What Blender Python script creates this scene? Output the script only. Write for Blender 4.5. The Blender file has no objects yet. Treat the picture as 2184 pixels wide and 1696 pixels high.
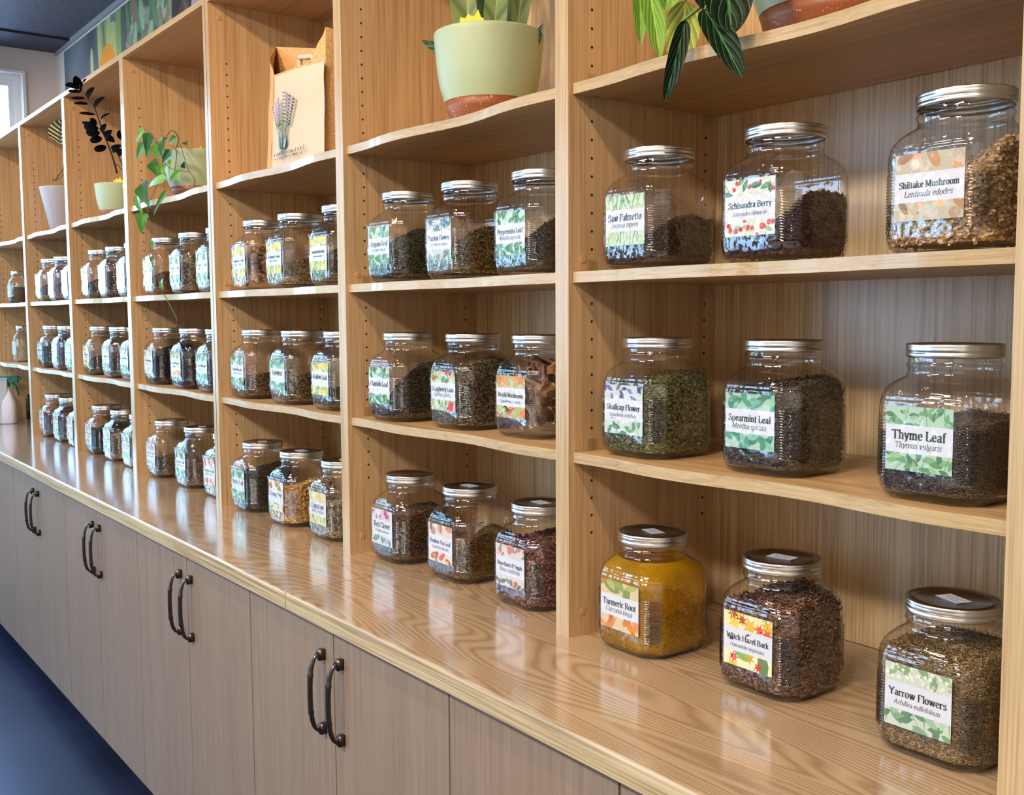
import bpy, bmesh, math, random
from mathutils import Vector, Matrix, noise
random.seed(7)
S = bpy.context.scene
C = S.collection
R_ = math.radians
FLOOR = 0.93          # the geometry below is laid out with z = 0 on the worktop; everything is lifted by this at the end

# ------------------------------------------------------------------ camera
W_PX, H_PX, F_PX = 2184, 1696, 2215.37
CAM = Vector((1.4069, -1.1838, 0.5823))
yaw, pit, rol = R_(-53.0506), R_(-4.7231), R_(-0.3131)
_f = Vector((math.sin(yaw) * math.cos(pit), math.cos(yaw) * math.cos(pit), math.sin(pit)))
_r = Vector((math.cos(yaw), -math.sin(yaw), 0))
_u = _r.cross(_f)
CR = _r * math.cos(rol) + _u * math.sin(rol)
CU = -_r * math.sin(rol) + _u * math.cos(rol)
cd = bpy.data.cameras.new('camera')
cam = bpy.data.objects.new('camera', cd)
C.objects.link(cam)
cam.matrix_world = Matrix(((CR.x, CU.x, -_f.x, CAM.x), (CR.y, CU.y, -_f.y, CAM.y), (CR.z, CU.z, -_f.z, CAM.z + FLOOR), (0, 0, 0, 1)))
cd.sensor_width = 36
cd.lens = 36 * F_PX / W_PX
cd.shift_y = 6.48 / W_PX
cd.clip_start = 0.02
S.camera = cam


def at(px, py, Y):
    d = CR * ((px - W_PX / 2 + 0.4) / F_PX) - CU * ((py - H_PX / 2 - 6.48) / F_PX) + _f
    return CAM + d * ((Y - CAM.y) / d.y)


# ------------------------------------------------------------------ light and exposure
S.view_settings.view_transform = 'Standard'
S.view_settings.look = 'None'
S.view_settings.exposure = 0.05
S.view_settings.gamma = 1.0
S.view_settings.use_curve_mapping = False
S.cycles.max_bounces = 9
S.cycles.diffuse_bounces = 4
S.cycles.glossy_bounces = 4
S.cycles.transmission_bounces = 6
S.cycles.transparent_max_bounces = 28
S.cycles.caustics_reflective = False
S.cycles.caustics_refractive = False
S.cycles.sample_clamp_indirect = 5.0
wd = bpy.data.worlds.new('sky')
S.world = wd
wd.use_nodes = True
wn = wd.node_tree
wn.nodes['Background'].inputs[1].default_value = 12.0
_tc = wn.nodes.new('ShaderNodeTexCoord')
_sx = wn.nodes.new('ShaderNodeSeparateXYZ')
_rp = wn.nodes.new('ShaderNodeValToRGB')
wn.links.new(_tc.outputs['Generated'], _sx.inputs[0])
wn.links.new(_sx.outputs[2], _rp.inputs[0])
wn.links.new(_rp.outputs[0], wn.nodes['Background'].inputs[0])
_e = _rp.color_ramp.elements
_e[0].position = 0.0
_e[0].color = (0.42, 0.66, 1.0, 1)
_e[1].position = 0.6
_e[1].color = (0.26, 0.50, 1.0, 1)


def lamp(name, kind, loc, power, color, size=0.05, target=None, spot=None, blend=0.6, size_y=None):
    L = bpy.data.lights.new(name, kind)
    L.energy = power
    L.color = color
    if kind == 'AREA':
        L.size = size
        if size_y:
            L.shape = 'RECTANGLE'
            L.size_y = size_y
    else:
        L.shadow_soft_size = size
    if kind == 'SPOT':
        L.spot_size = R_(spot)
        L.spot_blend = blend
    o = bpy.data.objects.new(name, L)
    C.objects.link(o)
    o.location = (loc[0], loc[1], loc[2] + FLOOR)
    if target is not None:
        o.rotation_euler = (Vector(target) - Vector(loc)).to_track_quat('-Z', 'Y').to_euler()
    return o


WARM = (1.0, 0.70, 0.44)
# row of ceiling spots in front of the shelves
for sx in (1.9, 0.75, -0.4, -1.3, -2.2, -3.1, -4.0):
    lamp('ceiling_spot', 'SPOT', (sx, -1.02, 2.03), 52, WARM, 0.035, (sx - 0.35, 0.2, 0.95), 96, 0.8)
# sun, high behind the building: it reaches only the garden outside
sun = lamp('sun', 'SUN', (-3, 6, 9), 9.0, (1.0, 0.95, 0.85), 0.01, (-8.2, 1.5, 0))
# general ceiling light of the shop
for sx in (1.3, -0.5):
    lamp('ceiling_panel', 'AREA', (sx, -2.6, 2.07), 110, (1.0, 0.93, 0.84), 1.1, (sx, -2.6, 0), size_y=0.55)
# daylight enters through the window openings (portals only steer sampling of the sky)
WINS_FAR = [(-1.95, 0.205, -0.02, 1.94), (-4.35, -2.05, -0.02, 1.94)]
WINS_FRONT = [(-4.3, -2.0, -0.25, 1.90)]
XW, YF, XR, ZC, YB = -4.984, -4.6, 3.0, 2.09, 0.392


def portal(loc, sx, sy, target):
    o = lamp('window_daylight', 'AREA', loc, 1, (1, 1, 1), sx, target, size_y=sy)
    o.data.cycles.is_portal = True


for y0, y1, z0, z1 in WINS_FAR:
    portal((XW - 0.02, (y0 + y1) / 2, (z0 + z1) / 2), y1 - y0, z1 - z0, (0, (y0 + y1) / 2, (z0 + z1) / 2))
for x0, x1, z0, z1 in WINS_FRONT:
    portal(((x0 + x1) / 2, YF - 0.02, (z0 + z1) / 2), x1 - x0, z1 - z0, ((x0 + x1) / 2, 0, (z0 + z1) / 2))


# ------------------------------------------------------------------ helpers
def srgb(*c):
    return tuple(((x / 255) / 12.92 if x / 255 <= 0.04045 else ((x / 255 + 0.055) / 1.055) ** 2.4) for x in c) + (1.0,)


def tag(o, label=None, cat=None, group=None, kind=None):
    if label: o['label'] = label
    if cat: o['category'] = cat
    if group: o['group'] = group
    if kind: o['kind'] = kind
    return o


def thing(name, label, cat, loc=(0, 0, 0), group=None, kind=None):
    o = bpy.data.objects.new(name, None)
    o.empty_display_size = 0.05
    C.objects.link(o)
    o.location = loc
    return tag(o, label, cat, group, kind)


class MB:
    """collects verts/faces with material slots; build() links them as ONE mesh object"""
    def __init__(s):
        s.v, s.f, s.m, s.uv = [], [], [], {}
        s.cur = 0

    def face(s, pts, uvs=None):
        n = len(s.v)
        s.v += [tuple(p) for p in pts]
        s.f.append(tuple(range(n, n + len(pts))))
        s.m.append(s.cur)
        if uvs: s.uv[len(s.f) - 1] = uvs

    def box(s, x0, x1, y0, y1, z0, z1):
        n = len(s.v)
        s.v += [(x0, y0, z0), (x1, y0, z0), (x1, y1, z0), (x0, y1, z0), (x0, y0, z1), (x1, y0, z1), (x1, y1, z1), (x0, y1, z1)]
        for q in ((0, 3, 2, 1), (4, 5, 6, 7), (0, 1, 5, 4), (1, 2, 6, 5), (2, 3, 7, 6), (3, 0, 4, 7)):
            s.f.append(tuple(n + i for i in q))
            s.m.append(s.cur)

    def rings(s, rings, close=True, cap0=False, cap1=False):
        n = len(s.v)
        k = len(rings[0])
        for r in rings: s.v += [tuple(p) for p in r]
        for i in range(len(rings) - 1):
            for j in range(k if close else k - 1):
                a, b = n + i * k + j, n + i * k + (j + 1) % k
                s.f.append((a, b, b + k, a + k))
                s.m.append(s.cur)
        if cap0:
            s.f.append(tuple(n + j for j in reversed(range(k))))
            s.m.append(s.cur)
        if cap1:
            s.f.append(tuple(n + (len(rings) - 1) * k + j for j in range(k)))
            s.m.append(s.cur)

    def lathe(s, prof, seg=48, c=(0, 0), cap0=False, cap1=False):
        s.rings([[(c[0] + r * math.cos(2 * math.pi * j / seg), c[1] + r * math.sin(2 * math.pi * j / seg), z) for j in range(seg)] for r, z in prof], True, cap0, cap1)

    def tube(s, pts, rad, seg=8):
        pts = [Vector(p) for p in pts]
        rr = rad if isinstance(rad, (list, tuple)) else [rad] * len(pts)
        rings = []
        up = Vector((0.3, 0.2, 1)).normalized()
        for i, p in enumerate(pts):
            t = (pts[min(i + 1, len(pts) - 1)] - pts[max(i - 1, 0)]).normalized()
            a = t.cross(up)
            if a.length < 1e-3: a = t.cross(Vector((1, 0, 0)))
            a.normalize()
            b = t.cross(a)
            rings.append([p + (a * math.cos(2 * math.pi * j / seg) + b * math.sin(2 * math.pi * j / seg)) * rr[i] for j in range(seg)])
        s.rings(rings, True, True, True)

    def data(s, name, mats, smooth=False):
        me = bpy.data.meshes.new(name)
        me.from_pydata(s.v, [], s.f)
        for m in (mats if isinstance(mats, (list, tuple)) else [mats]): me.materials.append(m)
        me.polygons.foreach_set('material_index', s.m)
        if smooth: me.polygons.foreach_set('use_smooth', [True] * len(s.f))
        if s.uv:
            ul = me.uv_layers.new(name='UVMap')
            for fi, uvs in s.uv.items():
                for li, uv in zip(me.polygons[fi].loop_indices, uvs): ul.data[li].uv = uv
        me.update()
        return me

    def build(s, name, mats, parent=None, smooth=False, bevel=0, local=False):
        return inst(name, s.data(name, mats, smooth), parent, bevel, local)


def inst(name, me, parent=None, bevel=0, local=True):
    o = bpy.data.objects.new(name, me)
    C.objects.link(o)
    if parent is not None:
        o.parent = parent
        if not local:
            q, off = parent, Vector((0, 0, 0))
            while q is not None:
                off += Vector(q.location)
                q = q.parent
            o.location = -off
    if bevel:
        b = o.modifiers.new('bevel', 'BEVEL')
        b.width = bevel
        b.segments = 2
        b.limit_method = 'ANGLE'
    return o


# ------------------------------------------------------------------ materials
def new_mat(name):
    m = bpy.data.materials.new(name)
    m.use_nodes = True
    nt = m.node_tree
    return m, nt, nt.nodes['Principled BSDF']


def N(nt, typ, **kw):
    n = nt.nodes.new(typ)
    for k, v in kw.items():
        if k.startswith('i_'): n.inputs[k[2:].replace('_', ' ')].default_value = v
        elif k.isdigit(): n.inputs[int(k)].default_value = v
        else: setattr(n, k, v)
    return n


def ramp(nt, src, stops):
    r = nt.nodes.new('ShaderNodeValToRGB')
    el = r.color_ramp.elements
    while len(el) < len(stops): el.new(0.5)
    for e, (p, c) in zip(el, stops):
        e.position = p
        e.color = c
    nt.links.new(src, r.inputs[0])
    return r.outputs[0]


def plain(name, col, rough=0.5, metal=0.0, spec=0.5, bump=0, bscale=200, coat=0):
    m, nt, b = new_mat(name)
    b.inputs['Base Color'].default_value = col
    b.inputs['Roughness'].default_value = rough
    b.inputs['Metallic'].default_value = metal
    b.inputs['Specular IOR Level'].default_value = spec
    b.inputs['Coat Weight'].default_value = coat
    if bump:
        tc = N(nt, 'ShaderNodeTexCoord')
        no = N(nt, 'ShaderNodeTexNoise', i_Scale=bscale, i_Detail=3.0)
        bp = N(nt, 'ShaderNodeBump', i_Strength=bump, i_Distance=0.002)
        nt.links.new(tc.outputs['Object'], no.inputs['Vector'])
        nt.links.new(no.outputs[0], bp.inputs['Height'])
        nt.links.new(bp.outputs[0], b.inputs['Normal'])
    return m


def wood(name, dark, mid, light, axis, rough=0.38, fine=330.0, contrast=1.0, spec=0.5):
    """straight, rift-cut grain running along one axis"""
    m, nt, b = new_mat(name)
    tc = N(nt, 'ShaderNodeTexCoord')
    outs = []
    for sc, det in ((fine, 2.0), (fine * 0.22, 3.0), (9.0, 2.0)):
        st = [sc, sc, sc]
        st['xyz'.index(axis)] = sc * 0.012 + 0.4
        mp = N(nt, 'ShaderNodeMapping')
        mp.inputs['Scale'].default_value = st
        no = N(nt, 'ShaderNodeTexNoise', i_Scale=1.0, i_Detail=det, i_Roughness=0.6)
        nt.links.new(tc.outputs['Object'], mp.inputs['Vector'])
        nt.links.new(mp.outputs[0], no.inputs['Vector'])
        outs.append(no.outputs[0])
    a1 = N(nt, 'ShaderNodeMath', operation='MULTIPLY_ADD', **{'1': 0.5, '2': 0.0})
    nt.links.new(outs[0], a1.inputs[0])
    a2 = N(nt, 'ShaderNodeMath', operation='MULTIPLY_ADD', **{'1': 0.35})
    nt.links.new(outs[1], a2.inputs[0])
    nt.links.new(a1.outputs[0], a2.inputs[2])
    a3 = N(nt, 'ShaderNodeMath', operation='MULTIPLY_ADD', **{'1': 0.15})
    nt.links.new(outs[2], a3.inputs[0])
    nt.links.new(a2.outputs[0], a3.inputs[2])
    w = 0.11 / contrast
    col = ramp(nt, a3.outputs[0], [(0.5 - w * 1.25, dark), (0.5, mid), (0.5 + w, light)])
    nt.links.new(col, b.inputs['Base Color'])
    b.inputs['Roughness'].default_value = rough
    b.inputs['Specular IOR Level'].default_value = spec
    bp = N(nt, 'ShaderNodeBump', i_Strength=0.12, i_Distance=0.001)
    nt.links.new(a3.outputs[0], bp.inputs['Height'])
    nt.links.new(bp.outputs[0], b.inputs['Normal'])
    return m


def counter_wood():
    """flat-sawn ash with long cathedral figures along x"""
    m, nt, b = new_mat('worktop_ash')
    tc = N(nt, 'ShaderNodeTexCoord')
    mp = N(nt, 'ShaderNodeMapping')
    mp.inputs['Scale'].default_value = (0.55, 4.6, 1.0)
    nt.links.new(tc.outputs['Object'], mp.inputs['Vector'])
    n1 = N(nt, 'ShaderNodeTexNoise', i_Scale=1.15, i_Detail=1.6, i_Roughness=0.45, i_Distortion=0.25)
    nt.links.new(mp.outputs[0], n1.inputs['Vector'])
    mul = N(nt, 'ShaderNodeMath', operation='MULTIPLY', **{'1': 290.0})
    nt.links.new(n1.outputs[0], mul.inputs[0])
    sn = N(nt, 'ShaderNodeMath', operation='SINE')
    nt.links.new(mul.outputs[0], sn.inputs[0])
    mp2 = N(nt, 'ShaderNodeMapping')
    mp2.inputs['Scale'].default_value = (7.0, 420.0, 420.0)
    nt.links.new(tc.outputs['Object'], mp2.inputs['Vector'])
    n2 = N(nt, 'ShaderNodeTexNoise', i_Scale=1.0, i_Detail=2.0)
    nt.links.new(mp2.outputs[0], n2.inputs['Vector'])
    ad = N(nt, 'ShaderNodeMath', operation='MULTIPLY_ADD', **{'1': 0.20, '2': 0.36})
    nt.links.new(sn.outputs[0], ad.inputs[0])
    ad2 = N(nt, 'ShaderNodeMath', operation='MULTIPLY_ADD', **{'1': 0.34})
    nt.links.new(n2.outputs[0], ad2.inputs[0])
    nt.links.new(ad.outputs[0], ad2.inputs[2])
    col = ramp(nt, ad2.outputs[0], [(0.20, srgb(142, 112, 82)), (0.48, srgb(178, 149, 115)), (0.8, srgb(190, 163, 130))])
    nt.links.new(col, b.inputs['Base Color'])
    b.inputs['Roughness'].default_value = 0.20
    b.inputs['Coat Weight'].default_value = 1.0
    b.inputs['Coat Roughness'].default_value = 0.12
    bp = N(nt, 'ShaderNodeBump', i_Strength=0.10, i_Distance=0.001)
    nt.links.new(ad2.outputs[0], bp.inputs['Height'])
    nt.links.new(bp.outputs[0], b.inputs['Normal'])
    return m


def thin_clear(name, tint=(0.975, 0.98, 0.978, 1), rim=(0.84, 0.835, 0.83, 1), bump=0.25, bscale=26.0, rough=0.02, ior=1.5, stretch=1.0, lo=0.78):
    """one glass wall: mirror-like by Fresnel, clear face on, darker where the wall is seen edge on"""
    m = bpy.data.materials.new(name)
    m.use_nodes = True
    nt = m.node_tree
    nt.nodes.clear()
    out = N(nt, 'ShaderNodeOutputMaterial')
    tr = N(nt, 'ShaderNodeBsdfTransparent')
    gl = N(nt, 'ShaderNodeBsdfGlossy', i_Roughness=rough)
    gl.inputs['Color'].default_value = (1, 1, 1, 1)
    mx = N(nt, 'ShaderNodeMixShader')
    fr = N(nt, 'ShaderNodeFresnel')
    ge = N(nt, 'ShaderNodeNewGeometry')
    io = N(nt, 'ShaderNodeMath', operation='MULTIPLY_ADD', **{'1': 1.0 / ior - ior, '2': ior})   # same wall from either side
    nt.links.new(ge.outputs['Backfacing'], io.inputs[0])
    nt.links.new(io.outputs[0], fr.inputs['IOR'])
    lw = N(nt, 'ShaderNodeLayerWeight', i_Blend=0.5)
    col = ramp(nt, lw.outputs['Facing'], [(lo, tint), (0.97, rim)])
    nt.links.new(col, tr.inputs['Color'])
    tc = N(nt, 'ShaderNodeTexCoord')
    mp = N(nt, 'ShaderNodeMapping')
    mp.inputs['Scale'].default_value = (1, 1, stretch)
    no = N(nt, 'ShaderNodeTexNoise', i_Scale=bscale, i_Detail=2.5)
    bp = N(nt, 'ShaderNodeBump', i_Strength=bump, i_Distance=0.01)
    nt.links.new(tc.outputs['Object'], mp.inputs[0])
    nt.links.new(mp.outputs[0], no.inputs['Vector'])
    nt.links.new(no.outputs[0], bp.inputs['Height'])
    nt.links.new(bp.outputs[0], gl.inputs['Normal'])
    nt.links.new(bp.outputs[0], fr.inputs['Normal'])
    nt.links.new(fr.outputs[0], mx.inputs[0])
    nt.links.new(tr.outputs[0], mx.inputs[1])
    nt.links.new(gl.outputs[0], mx.inputs[2])
    nt.links.new(mx.outputs[0], out.inputs[0])
    return m


def ribbed_glass():
    m = bpy.data.materials.new('ribbed_glass')
    m.use_nodes = True
    nt = m.node_tree
    nt.nodes.clear()
    out = N(nt, 'ShaderNodeOutputMaterial')
    rf = N(nt, 'ShaderNodeBsdfRefraction', i_IOR=1.22, i_Roughness=0.02)
    rf.inputs['Color'].default_value = (0.93, 0.93, 0.93, 1)
    tr = N(nt, 'ShaderNodeBsdfTransparent')
    tr.inputs[0].default_value = (0.95, 0.95, 0.95, 1)
    gl = N(nt, 'ShaderNodeBsdfGlossy', i_Roughness=0.04)
    m0 = N(nt, 'ShaderNodeMixShader', **{'0': 0.35})
    m1 = N(nt, 'ShaderNodeMixShader', **{'0': 0.12})
    nt.links.new(rf.outputs[0], m0.inputs[1])
    nt.links.new(tr.outputs[0], m0.inputs[2])
    nt.links.new(m0.outputs[0], m1.inputs[1])
    nt.links.new(gl.outputs[0], m1.inputs[2])
    nt.links.new(m1.outputs[0], out.inputs[0])
    return m


HERB = {}


def lift(c):
    q = srgb(*c)[:3]
    g = sum(q) / 3
    return tuple(min(0.85, 0.82 * (0.92 * v + 0.08 * g)) for v in q) + (1.0,)


def herb(dark, mid, light, scale=260.0):
    key = (dark, mid, light, scale)
    if key in HERB: return HERB[key]
    m, nt, b = new_mat('dried_herb')
    tc = N(nt, 'ShaderNodeTexCoord')
    vo = N(nt, 'ShaderNodeTexVoronoi', i_Scale=scale)
    mp = N(nt, 'ShaderNodeMapping')
    mp.inputs['Scale'].default_value = (1, 1, 1.7)
    mp.inputs['Rotation'].default_value = (0.5, 0.4, 0.3)
    nt.links.new(tc.outputs['Object'], mp.inputs[0])
    nt.links.new(mp.outputs[0], vo.inputs['Vector'])
    ge = N(nt, 'ShaderNodeNewGeometry')
    sp = N(nt, 'ShaderNodeSeparateColor')
    nt.links.new(vo.outputs['Color'], sp.inputs[0])
    ad = N(nt, 'ShaderNodeMath', operation='ADD')
    nt.links.new(sp.outputs[0], ad.inputs[0])
    nt.links.new(ge.outputs['Random Per Island'], ad.inputs[1])
    fr = N(nt, 'ShaderNodeMath', operation='FRACT')
    nt.links.new(ad.outputs[0], fr.inputs[0])
    col = ramp(nt, fr.outputs[0], [(0.08, lift(dark)), (0.55, lift(mid)), (0.97, lift(light))])
    nt.links.new(col, b.inputs['Base Color'])
    b.inputs['Roughness'].default_value = 0.8
    b.inputs['Specular IOR Level'].default_value = 0.25
    bp = N(nt, 'ShaderNodeBump', i_Strength=0.9, i_Distance=0.004)
    nt.links.new(vo.outputs['Distance'], bp.inputs['Height'])
    nt.links.new(bp.outputs[0], b.inputs['Normal'])
    HERB[key] = m
    return m


PL = {}


def flat(*c, rough=0.55):
    if c not in PL: PL[c] = plain('print_ink', tuple(0.70 * v for v in srgb(*c)[:3]) + (1.0,), rough, spec=0.3)
    return PL[c]


def leaf_mat(name, base, vein, freq=16.0, slant=5.0, width=0.18, rough=0.42, mid=None, spec=0.3, relief=0.35, ior=1.45):
    """UV u runs -1..1 across, v 0..1 along: side veins slant towards the tip"""
    m, nt, b = new_mat(name)
    uv = N(nt, 'ShaderNodeUVMap')
    sp = N(nt, 'ShaderNodeSeparateXYZ')
    nt.links.new(uv.outputs[0], sp.inputs[0])
    ab = N(nt, 'ShaderNodeMath', operation='ABSOLUTE')
    nt.links.new(sp.outputs[0], ab.inputs[0])
    a = N(nt, 'ShaderNodeMath', operation='MULTIPLY', **{'1': -slant})
    nt.links.new(ab.outputs[0], a.inputs[0])
    v = N(nt, 'ShaderNodeMath', operation='MULTIPLY_ADD', **{'1': freq})
    nt.links.new(sp.outputs[1], v.inputs[0])
    nt.links.new(a.outputs[0], v.inputs[2])
    fr = N(nt, 'ShaderNodeMath', operation='PINGPONG', **{'1': 1.0})
    nt.links.new(v.outputs[0], fr.inputs[0])
    col = ramp(nt, fr.outputs[0], [(0.0, vein), (width, base), (1.0, base)])
    col2 = ramp(nt, ab.outputs[0], [(0.0, mid or vein), (0.07, (0, 0, 0, 1))])
    mk = ramp(nt, ab.outputs[0], [(0.03, (1, 1, 1, 1)), (0.09, (0, 0, 0, 1))])
    mx = N(nt, 'ShaderNodeMix', data_type='RGBA')
    nt.links.new(mk, mx.inputs['Factor'])
    nt.links.new(col, mx.inputs[6])
    mx.inputs[7].default_value = mid or vein
    nt.links.new(mx.outputs[2], b.inputs['Base Color'])
    b.inputs['Roughness'].default_value = rough
    b.inputs['Specular IOR Level'].default_value = spec
    b.inputs['IOR'].default_value = ior
    bp = N(nt, 'ShaderNodeBump', i_Strength=relief, i_Distance=0.003)
    nt.links.new(fr.outputs[0], bp.inputs['Height'])
    nt.links.new(bp.outputs[0], b.inputs['Normal'])
    return m


M = {}
M['side'] = wood('oak_veneer_upright', srgb(164, 126, 84), srgb(198, 162, 118), srgb(210, 178, 136), 'z', 0.36, 300, 0.9)
M['back'] = wood('oak_veneer_back', srgb(166, 132, 92), srgb(204, 172, 128), srgb(220, 192, 150), 'z', 0.32, 300, 1.0)
M['flat'] = wood('oak_veneer_shelf', srgb(150, 114, 74), srgb(186, 150, 104), srgb(204, 170, 124), 'x', 0.36, 260, 0.8)
M['edge'] = wood('oak_edge_strip', srgb(142, 118, 80), srgb(172, 148, 106), srgb(182, 160, 120), 'x', 0.27, 340, 0.7)
M['edgev'] = wood('oak_edge_strip_upright', srgb(146, 120, 84), srgb(174, 150, 112), srgb(186, 164, 128), 'z', 0.27, 340, 1.0)
M['door'] = wood('oak_veneer_door', srgb(112, 91, 72), srgb(133, 111, 91), srgb(142, 121, 101), 'z', 0.5, 260, 0.6)
M['counter'] = counter_wood()
M['nosing'] = wood('ash_nosing', srgb(138, 116, 82), srgb(178, 156, 118), srgb(196, 176, 140), 'x', 0.34, 300, 1.2)
M['hole'] = plain('hole_dark', srgb(26, 14, 10), 0.9)
M['cap'] = plain('screw_cap_wood', srgb(196, 154, 110), 0.35)
M['seam'] = plain('joint_and_gap_shade', srgb(40, 29, 21), 0.9)
M['glass'] = thin_clear('jar_glass', rim=(0.36, 0.35, 0.345, 1), bump=0.48, bscale=26, ior=1.75, lo=0.66)
M['glass_base'] = thin_clear('jar_glass_thick_base', tint=(0.62, 0.61, 0.62, 1), rim=(0.25, 0.24, 0.25, 1), bump=0.4, bscale=40, ior=1.75)
M['film'] = thin_clear('clear_film', tint=(0.97, 0.975, 0.98, 1), rim=(0.8, 0.8, 0.82, 1), bump=0.5, bscale=30, rough=0.04, ior=1.31)
M['clip'] = thin_clear('clear_plastic', tint=(0.97, 0.965, 0.96, 1), rim=(0.88, 0.87, 0.86, 1), bump=0.5, bscale=150, rough=0.12, ior=1.6)
M['pane'] = thin_clear('window_pane', tint=(0.97, 0.985, 0.98, 1), rim=(0.9, 0.93, 0.92, 1), bump=0.0, rough=0.0, ior=1.45)
M['band'] = plain('brushed_tin', (0.66, 0.64, 0.61, 1), 0.27, 1.0)
M['disc'] = plain('lid_plate_metal', (0.34, 0.31, 0.30, 1), 0.22, 1.0)
M['paper'] = plain('label_paper', srgb(198, 199, 208), 0.5, spec=0.4)
M['ink'] = plain('dark_green_ink', srgb(38, 58, 46), 0.6)
M['ink2'] = plain('grey_ink', srgb(66, 72, 74), 0.6)
M['pull'] = plain('dark_bronze', srgb(84, 74, 68), 0.26, 0.9)
M['sage'] = plain('sage_plastic', srgb(164, 180, 146), 0.42, spec=0.45)
M['white_wall'] = plain('painted_wall', srgb(214, 208, 200), 0.7, bump=0.08, bscale=90)
M['far_wall'] = plain('painted_wall_beige', srgb(226, 214, 202), 0.7, bump=0.08, bscale=90)
M['trimw'] = plain('white_trim', srgb(232, 230, 226), 0.45)
M['trimg'] = plain('grey_trim', srgb(150, 150, 150), 0.5)
M['vinyl'] = plain('white_vinyl_frame', srgb(236, 240, 242), 0.35)
M['soil'] = plain('potting_soil', srgb(40, 30, 24), 0.9, bump=0.8, bscale=120)
M['yellow'] = plain('yellow_card', srgb(250, 200, 12), 0.5)
M['kick'] = plain('toe_kick_dark', srgb(52, 44, 40), 0.6)

# speckled terracotta
m, nt, b = new_mat('speckled_terracotta')
tc = N(nt, 'ShaderNodeTexCoord')
vo = N(nt, 'ShaderNodeTexVoronoi', i_Scale=175.0)
nt.links.new(tc.outputs['Object'], vo.inputs['Vector'])
nz = N(nt, 'ShaderNodeTexNoise', i_Scale=60.0)
nt.links.new(tc.outputs['Object'], nz.inputs['Vector'])
sb = N(nt, 'ShaderNodeMath', operation='MULTIPLY_ADD', **{'1': 0.55})
nt.links.new(nz.outputs[0], sb.inputs[0])
nt.links.new(vo.outputs['Distance'], sb.inputs[2])
nt.links.new(ramp(nt, sb.outputs[0], [(0.36, srgb(240, 226, 206)), (0.395, srgb(142, 80, 38)), (1.0, srgb(132, 72, 32))]), b.inputs['Base Color'])
b.inputs['Roughness'].default_value = 0.45
M['terra'] = m

# floor: dark polished concrete
m, nt, b = new_mat('dark_concrete')
tc = N(nt, 'ShaderNodeTexCoord')
no = N(nt, 'ShaderNodeTexNoise', i_Scale=2.2, i_Detail=6.0, i_Roughness=0.6)
nt.links.new(tc.outputs['Object'], no.inputs['Vector'])
nt.links.new(ramp(nt, no.outputs[0], [(0.3, srgb(22, 25, 42)), (0.7, srgb(36, 41, 64))]), b.inputs['Base Color'])
b.inputs['Roughness'].default_value = 0.36
b.inputs['Specular IOR Level'].default_value = 0.28
M['floor'] = m
# ceiling: dark speckled tiles
m, nt, b = new_mat('dark_ceiling_tile')
tc = N(nt, 'ShaderNodeTexCoord')
no = N(nt, 'ShaderNodeTexNoise', i_Scale=70.0, i_Detail=3.0)
nt.links.new(tc.outputs['Object'], no.inputs['Vector'])
nt.links.new(ramp(nt, no.outputs[0], [(0.35, srgb(66, 68, 84)), (0.65, srgb(92, 94, 112))]), b.inputs['Base Color'])
b.inputs['Roughness'].default_value = 0.6
bp = N(nt, 'ShaderNodeBump', i_Strength=0.5, i_Distance=0.004)
nt.links.new(no.outputs[0], bp.inputs['Height'])
nt.links.new(bp.outputs[0], b.inputs['Normal'])
M['ceil'] = m
M['ceil2'] = plain('dark_ceiling_border', srgb(44, 46, 66), 0.5)

# ------------------------------------------------------------------ room shell
def struct(name, mb, mat, parent=None, bevel=0):
    o = mb.build(name, mat, parent, bevel=bevel)
    if parent is None: o['kind'] = 'structure'
    return o


def wall_with_holes(mb, u0, u1, z0, z1, holes, put):
    """put(u0,u1,z0,z1) adds a slab"""
    us = sorted({u0, u1, *[h[0] for h in holes], *[h[1] for h in holes]})
    for a, b_ in zip(us[:-1], us[1:]):
        hs = [h for h in holes if h[0] <= a + 1e-6 and h[1] >= b_ - 1e-6]
        if not hs: put(a, b_, z0, z1)
        for h in hs:
            put(a, b_, z0, h[2])
            put(a, b_, h[3], z1)


ZF = -FLOOR
mb = MB(); mb.box(XW - 0.1, XR + 0.1, YF - 0.1, YB + 0.1, ZF - 0.05, ZF); struct('floor', mb, M['floor'])
mb = MB(); mb.box(XW - 0.1, XR + 0.1, YF - 0.1, YB + 0.1, ZC, ZC + 0.05)
mb.cur = 1
mb.box(XW, -4.65, YF, YB, ZC - 0.012, ZC)
xx = -3.35
while xx < XR:
    mb.box(xx - 0.012, xx + 0.012, YF, YB, ZC - 0.004, ZC); xx += 1.22
struct('ceiling', mb, [M['ceil'], M['ceil2']])
mb = MB(); mb.box(XW - 0.1, XR + 0.1, YB, YB + 0.1, ZF, ZC); struct('wall_back', mb, M['white_wall'])
mb = MB(); wall_with_holes(mb, YF, YB, ZF, ZC, WINS_FAR, lambda a, b_, z0, z1: mb.box(XW - 0.1, XW, a, b_, z0, z1)); struct('wall_left', mb, M['far_wall'])
mb = MB(); wall_with_holes(mb, XW, XR, ZF, ZC, WINS_FRONT, lambda a, b_, z0, z1: mb.box(a, b_, YF - 0.1, YF, z0, z1)); struct('wall_front', mb, M['white_wall'])
mb = MB(); mb.box(XR, XR + 0.1, YF, YB, ZF, ZC); struct('wall_right', mb, M['white_wall'])
mb = MB(); mb.box(XW, XR, YB - 0.012, YB, ZC - 0.028, ZC); struct('trim_1', mb, M['trimg'])
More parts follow.
